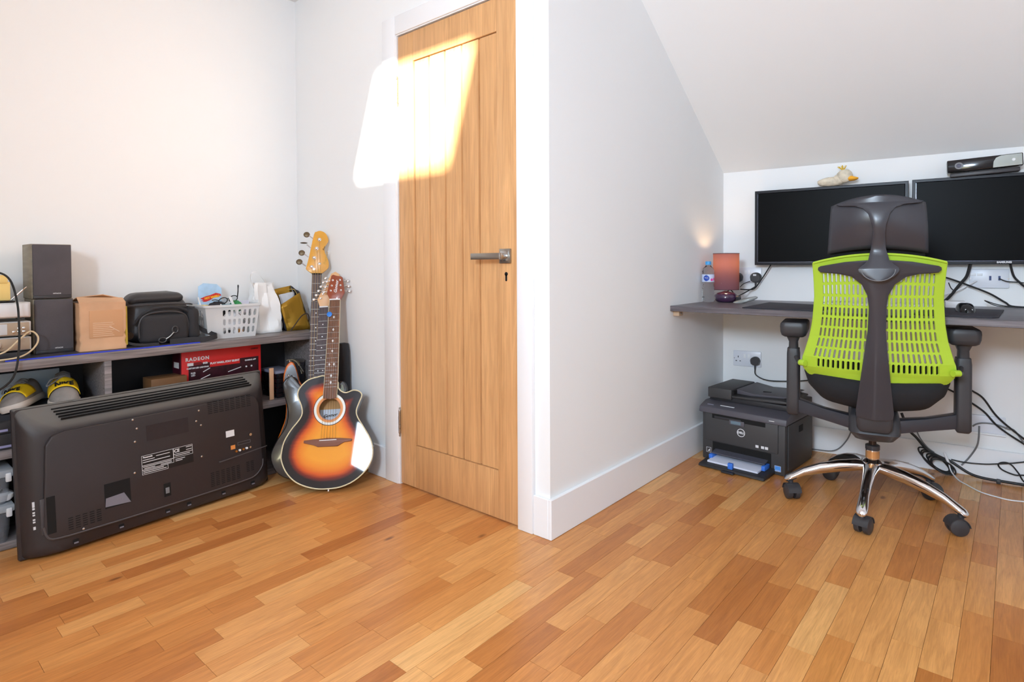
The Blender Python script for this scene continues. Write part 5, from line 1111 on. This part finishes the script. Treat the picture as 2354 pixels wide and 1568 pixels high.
def sp_y(x, z, d): 
    y_ = backy(x/.2, max(.56, z))-.012
    if z < .62: y_ = backy(0, .62)-.012+(.62-z)*.25
    return (x, y_+d, z)
bm_pts = yk
def spine_y(x, z, d):
    p = sp_y(x, z, d); c = max(0, min(1, (.86-z)/.2)); return (p[0], p[1]-(.016*c*max(0, 1-abs(x)/.05) if d < 0 else 0), p[2])
strip([(.403, -.050, .048), (.412, -.060, .056), (.43, -.062, .058), (.59, -.044, .041), (.66, -.036, .034), (.736, -.027, .028), (.82, -.0245, .0285), (.865, -.030, .033), (.905, -.048, .052), (.932, -.080, .085), (.941, -.121, .121), (.946, -.178, .178), (.955, -.187, .187), (.964, -.186, .186), (.969, -.178, .178), (.978, -.132, .132), (.984, -.100, .100), (.990, -.030, .030)], spine_y, -.022, .004).build('spine', mat('satin_black', (58, 58, 64), .3), oc, ang=50)
MB().loft([[(p[0]*k_, -.17+p[1]*k_, z_) for p in rrect(-.062, .058, -.045, .07, .015)] for k_, z_ in ((.8, .352), (.95, .365), (1, .408))]).build('spine_foot', BLK, oc, ang=50)
# headrest
def hrp(u, v):
    x_ = -.155+.305*u+(.012*(u-.5)*-2)*v; s = (u-.5)*2
    z_ = 1.014+.018*(1-s*s)+(.172+.012*(1-s*s))*v
    return (x_, -.318+.045*s*s-.030*sin(pi*v*.9)-.015*v, z_)
MB().grid(hrp, 25, 13).build('headrest_shell', mat('satin_black', (58, 58, 64), .3), oc, solid=.008, ang=50)
def hrc(u, v): q = hrp(.03+.94*u, -.12+1.10*v); return (q[0], q[1]+.028+.03*sin(pi*u)*sin(pi*v), q[2])
MB().grid(hrc, 17, 11).build('headrest_pad', SEATF, oc, solid=.02, ang=60)
stem = [(-.128,1.190),(-.07,1.205),(0,1.211),(.07,1.205),(.132,1.186),(.128,1.176),(.09,1.184),(.055,1.176),(.033,1.150),(.022,1.11),(.019,1.08),(.022,1.03),(.032,.99),(.055,.968),(.060,.956),(.046,.934),(.024,.921),(.002,.917),(-.022,.921),(-.044,.934),(-.058,.958),(-.050,.970),(-.028,.992),(-.020,1.03),(-.015,1.08),(-.018,1.11),(-.030,1.150),(-.052,1.178),(-.09,1.188),(-.125,1.180)]
def stem_y(x, z, d):
    h = hrp(.5+x/.305, min(1, max(0, (z-1.02)/.17)))[1]-.008
    t = min(1, max(0, (z-.96)/.10)); return (x, (-.360-.06*(.96-z if z < .96 else 0))*(1-t)+h*t+d*.8, z)
strip([(.917, -.006, .009), (.921, -.022, .024), (.934, -.044, .046), (.948, -.056, .058), (.957, -.059, .061), (.966, -.054, .058), (.975, -.042, .046), (.99, -.029, .033), (1.03, -.021, .023), (1.08, -.0155, .0195), (1.11, -.018, .022), (1.15, -.030, .033), (1.170, -.046, .049), (1.180, -.072, .075), (1.185, -.118, .122), (1.190, -.127, .131), (1.198, -.095, .098), (1.205, -.065, .068), (1.211, -.020, .020)], stem_y, -.020, .010).build('headrest_stem', mat('satin_black', (58, 58, 64), .3), oc, ang=50)
MB().tube([stem_y(.050*cos(t), .958+.040*sin(t), -.021) for t in [pi+pi*k/16 for k in range(17)]], .0015, 6).build('stem_collar_line', GREYC, oc)
# arms
for s_ in (-1, 1):
    x_ = s_*.288; ar = MB(); ar.loft([[(x_+p[0]*k_, p[1]*k_, z_) for p in rrect(-.025, .025, -.033, .033, .012)] for k_, z_ in ((.75, .342), (1, .352), (1, .40), (.98, .60), (.90, .622))]); arm = ar.build('armrest', BLK, oc, ang=50)
    MB().loft([[(x_+p[0]*k_, p[1]*k_, z_) for p in rrect(-.018, .018, -.024, .024, .01)] for k_, z_ in ((1, .61), (.95, .650), (1.5, .676))]).build('arm_neck', BLK, arm, ang=50)
    pd = MB(); pd.loft([[(x_-s_*.002+p[0]*k_, p[1]*k2, z_) for p in rrect(-.052, .052, -.06, .17, .022, 6)] for k_, k2, z_ in ((.70, .7, .672), (.88, .92, .679), (.97, .98, .694), (1, 1, .714), (.97, .99, .727), (.88, .95, .733))]); pd.build('arm_pad', BLK, arm, ang=60)
    MB().loft([[(x_-s_*.012, y0, z0) for y0, z0 in ((-.024, .356), (.024, .356), (.024, .412), (-.024, .412))], [(s_*.17, y0-.05, z0) for y0, z0 in ((-.024, .345), (.024, .345), (.024, .392), (-.024, .392))], [(s_*.06, y0-.11, z0) for y0, z0 in ((-.03, .335), (.03, .335), (.03, .385), (-.03, .385))]]).build('arm_bracket', mat('satin_black', (58, 58, 64), .3), arm, bevel=.004)
    MB().cyl((s_*.232, -.20, .590), (s_*.252, -.185, .590), .0115, seg=18).build('back_knob', LIME, oc); MB().cyl((s_*.256, -.19, .590), (s_*.275, -.05, .590), .008, seg=12).build('knob_pin', BLK, oc)
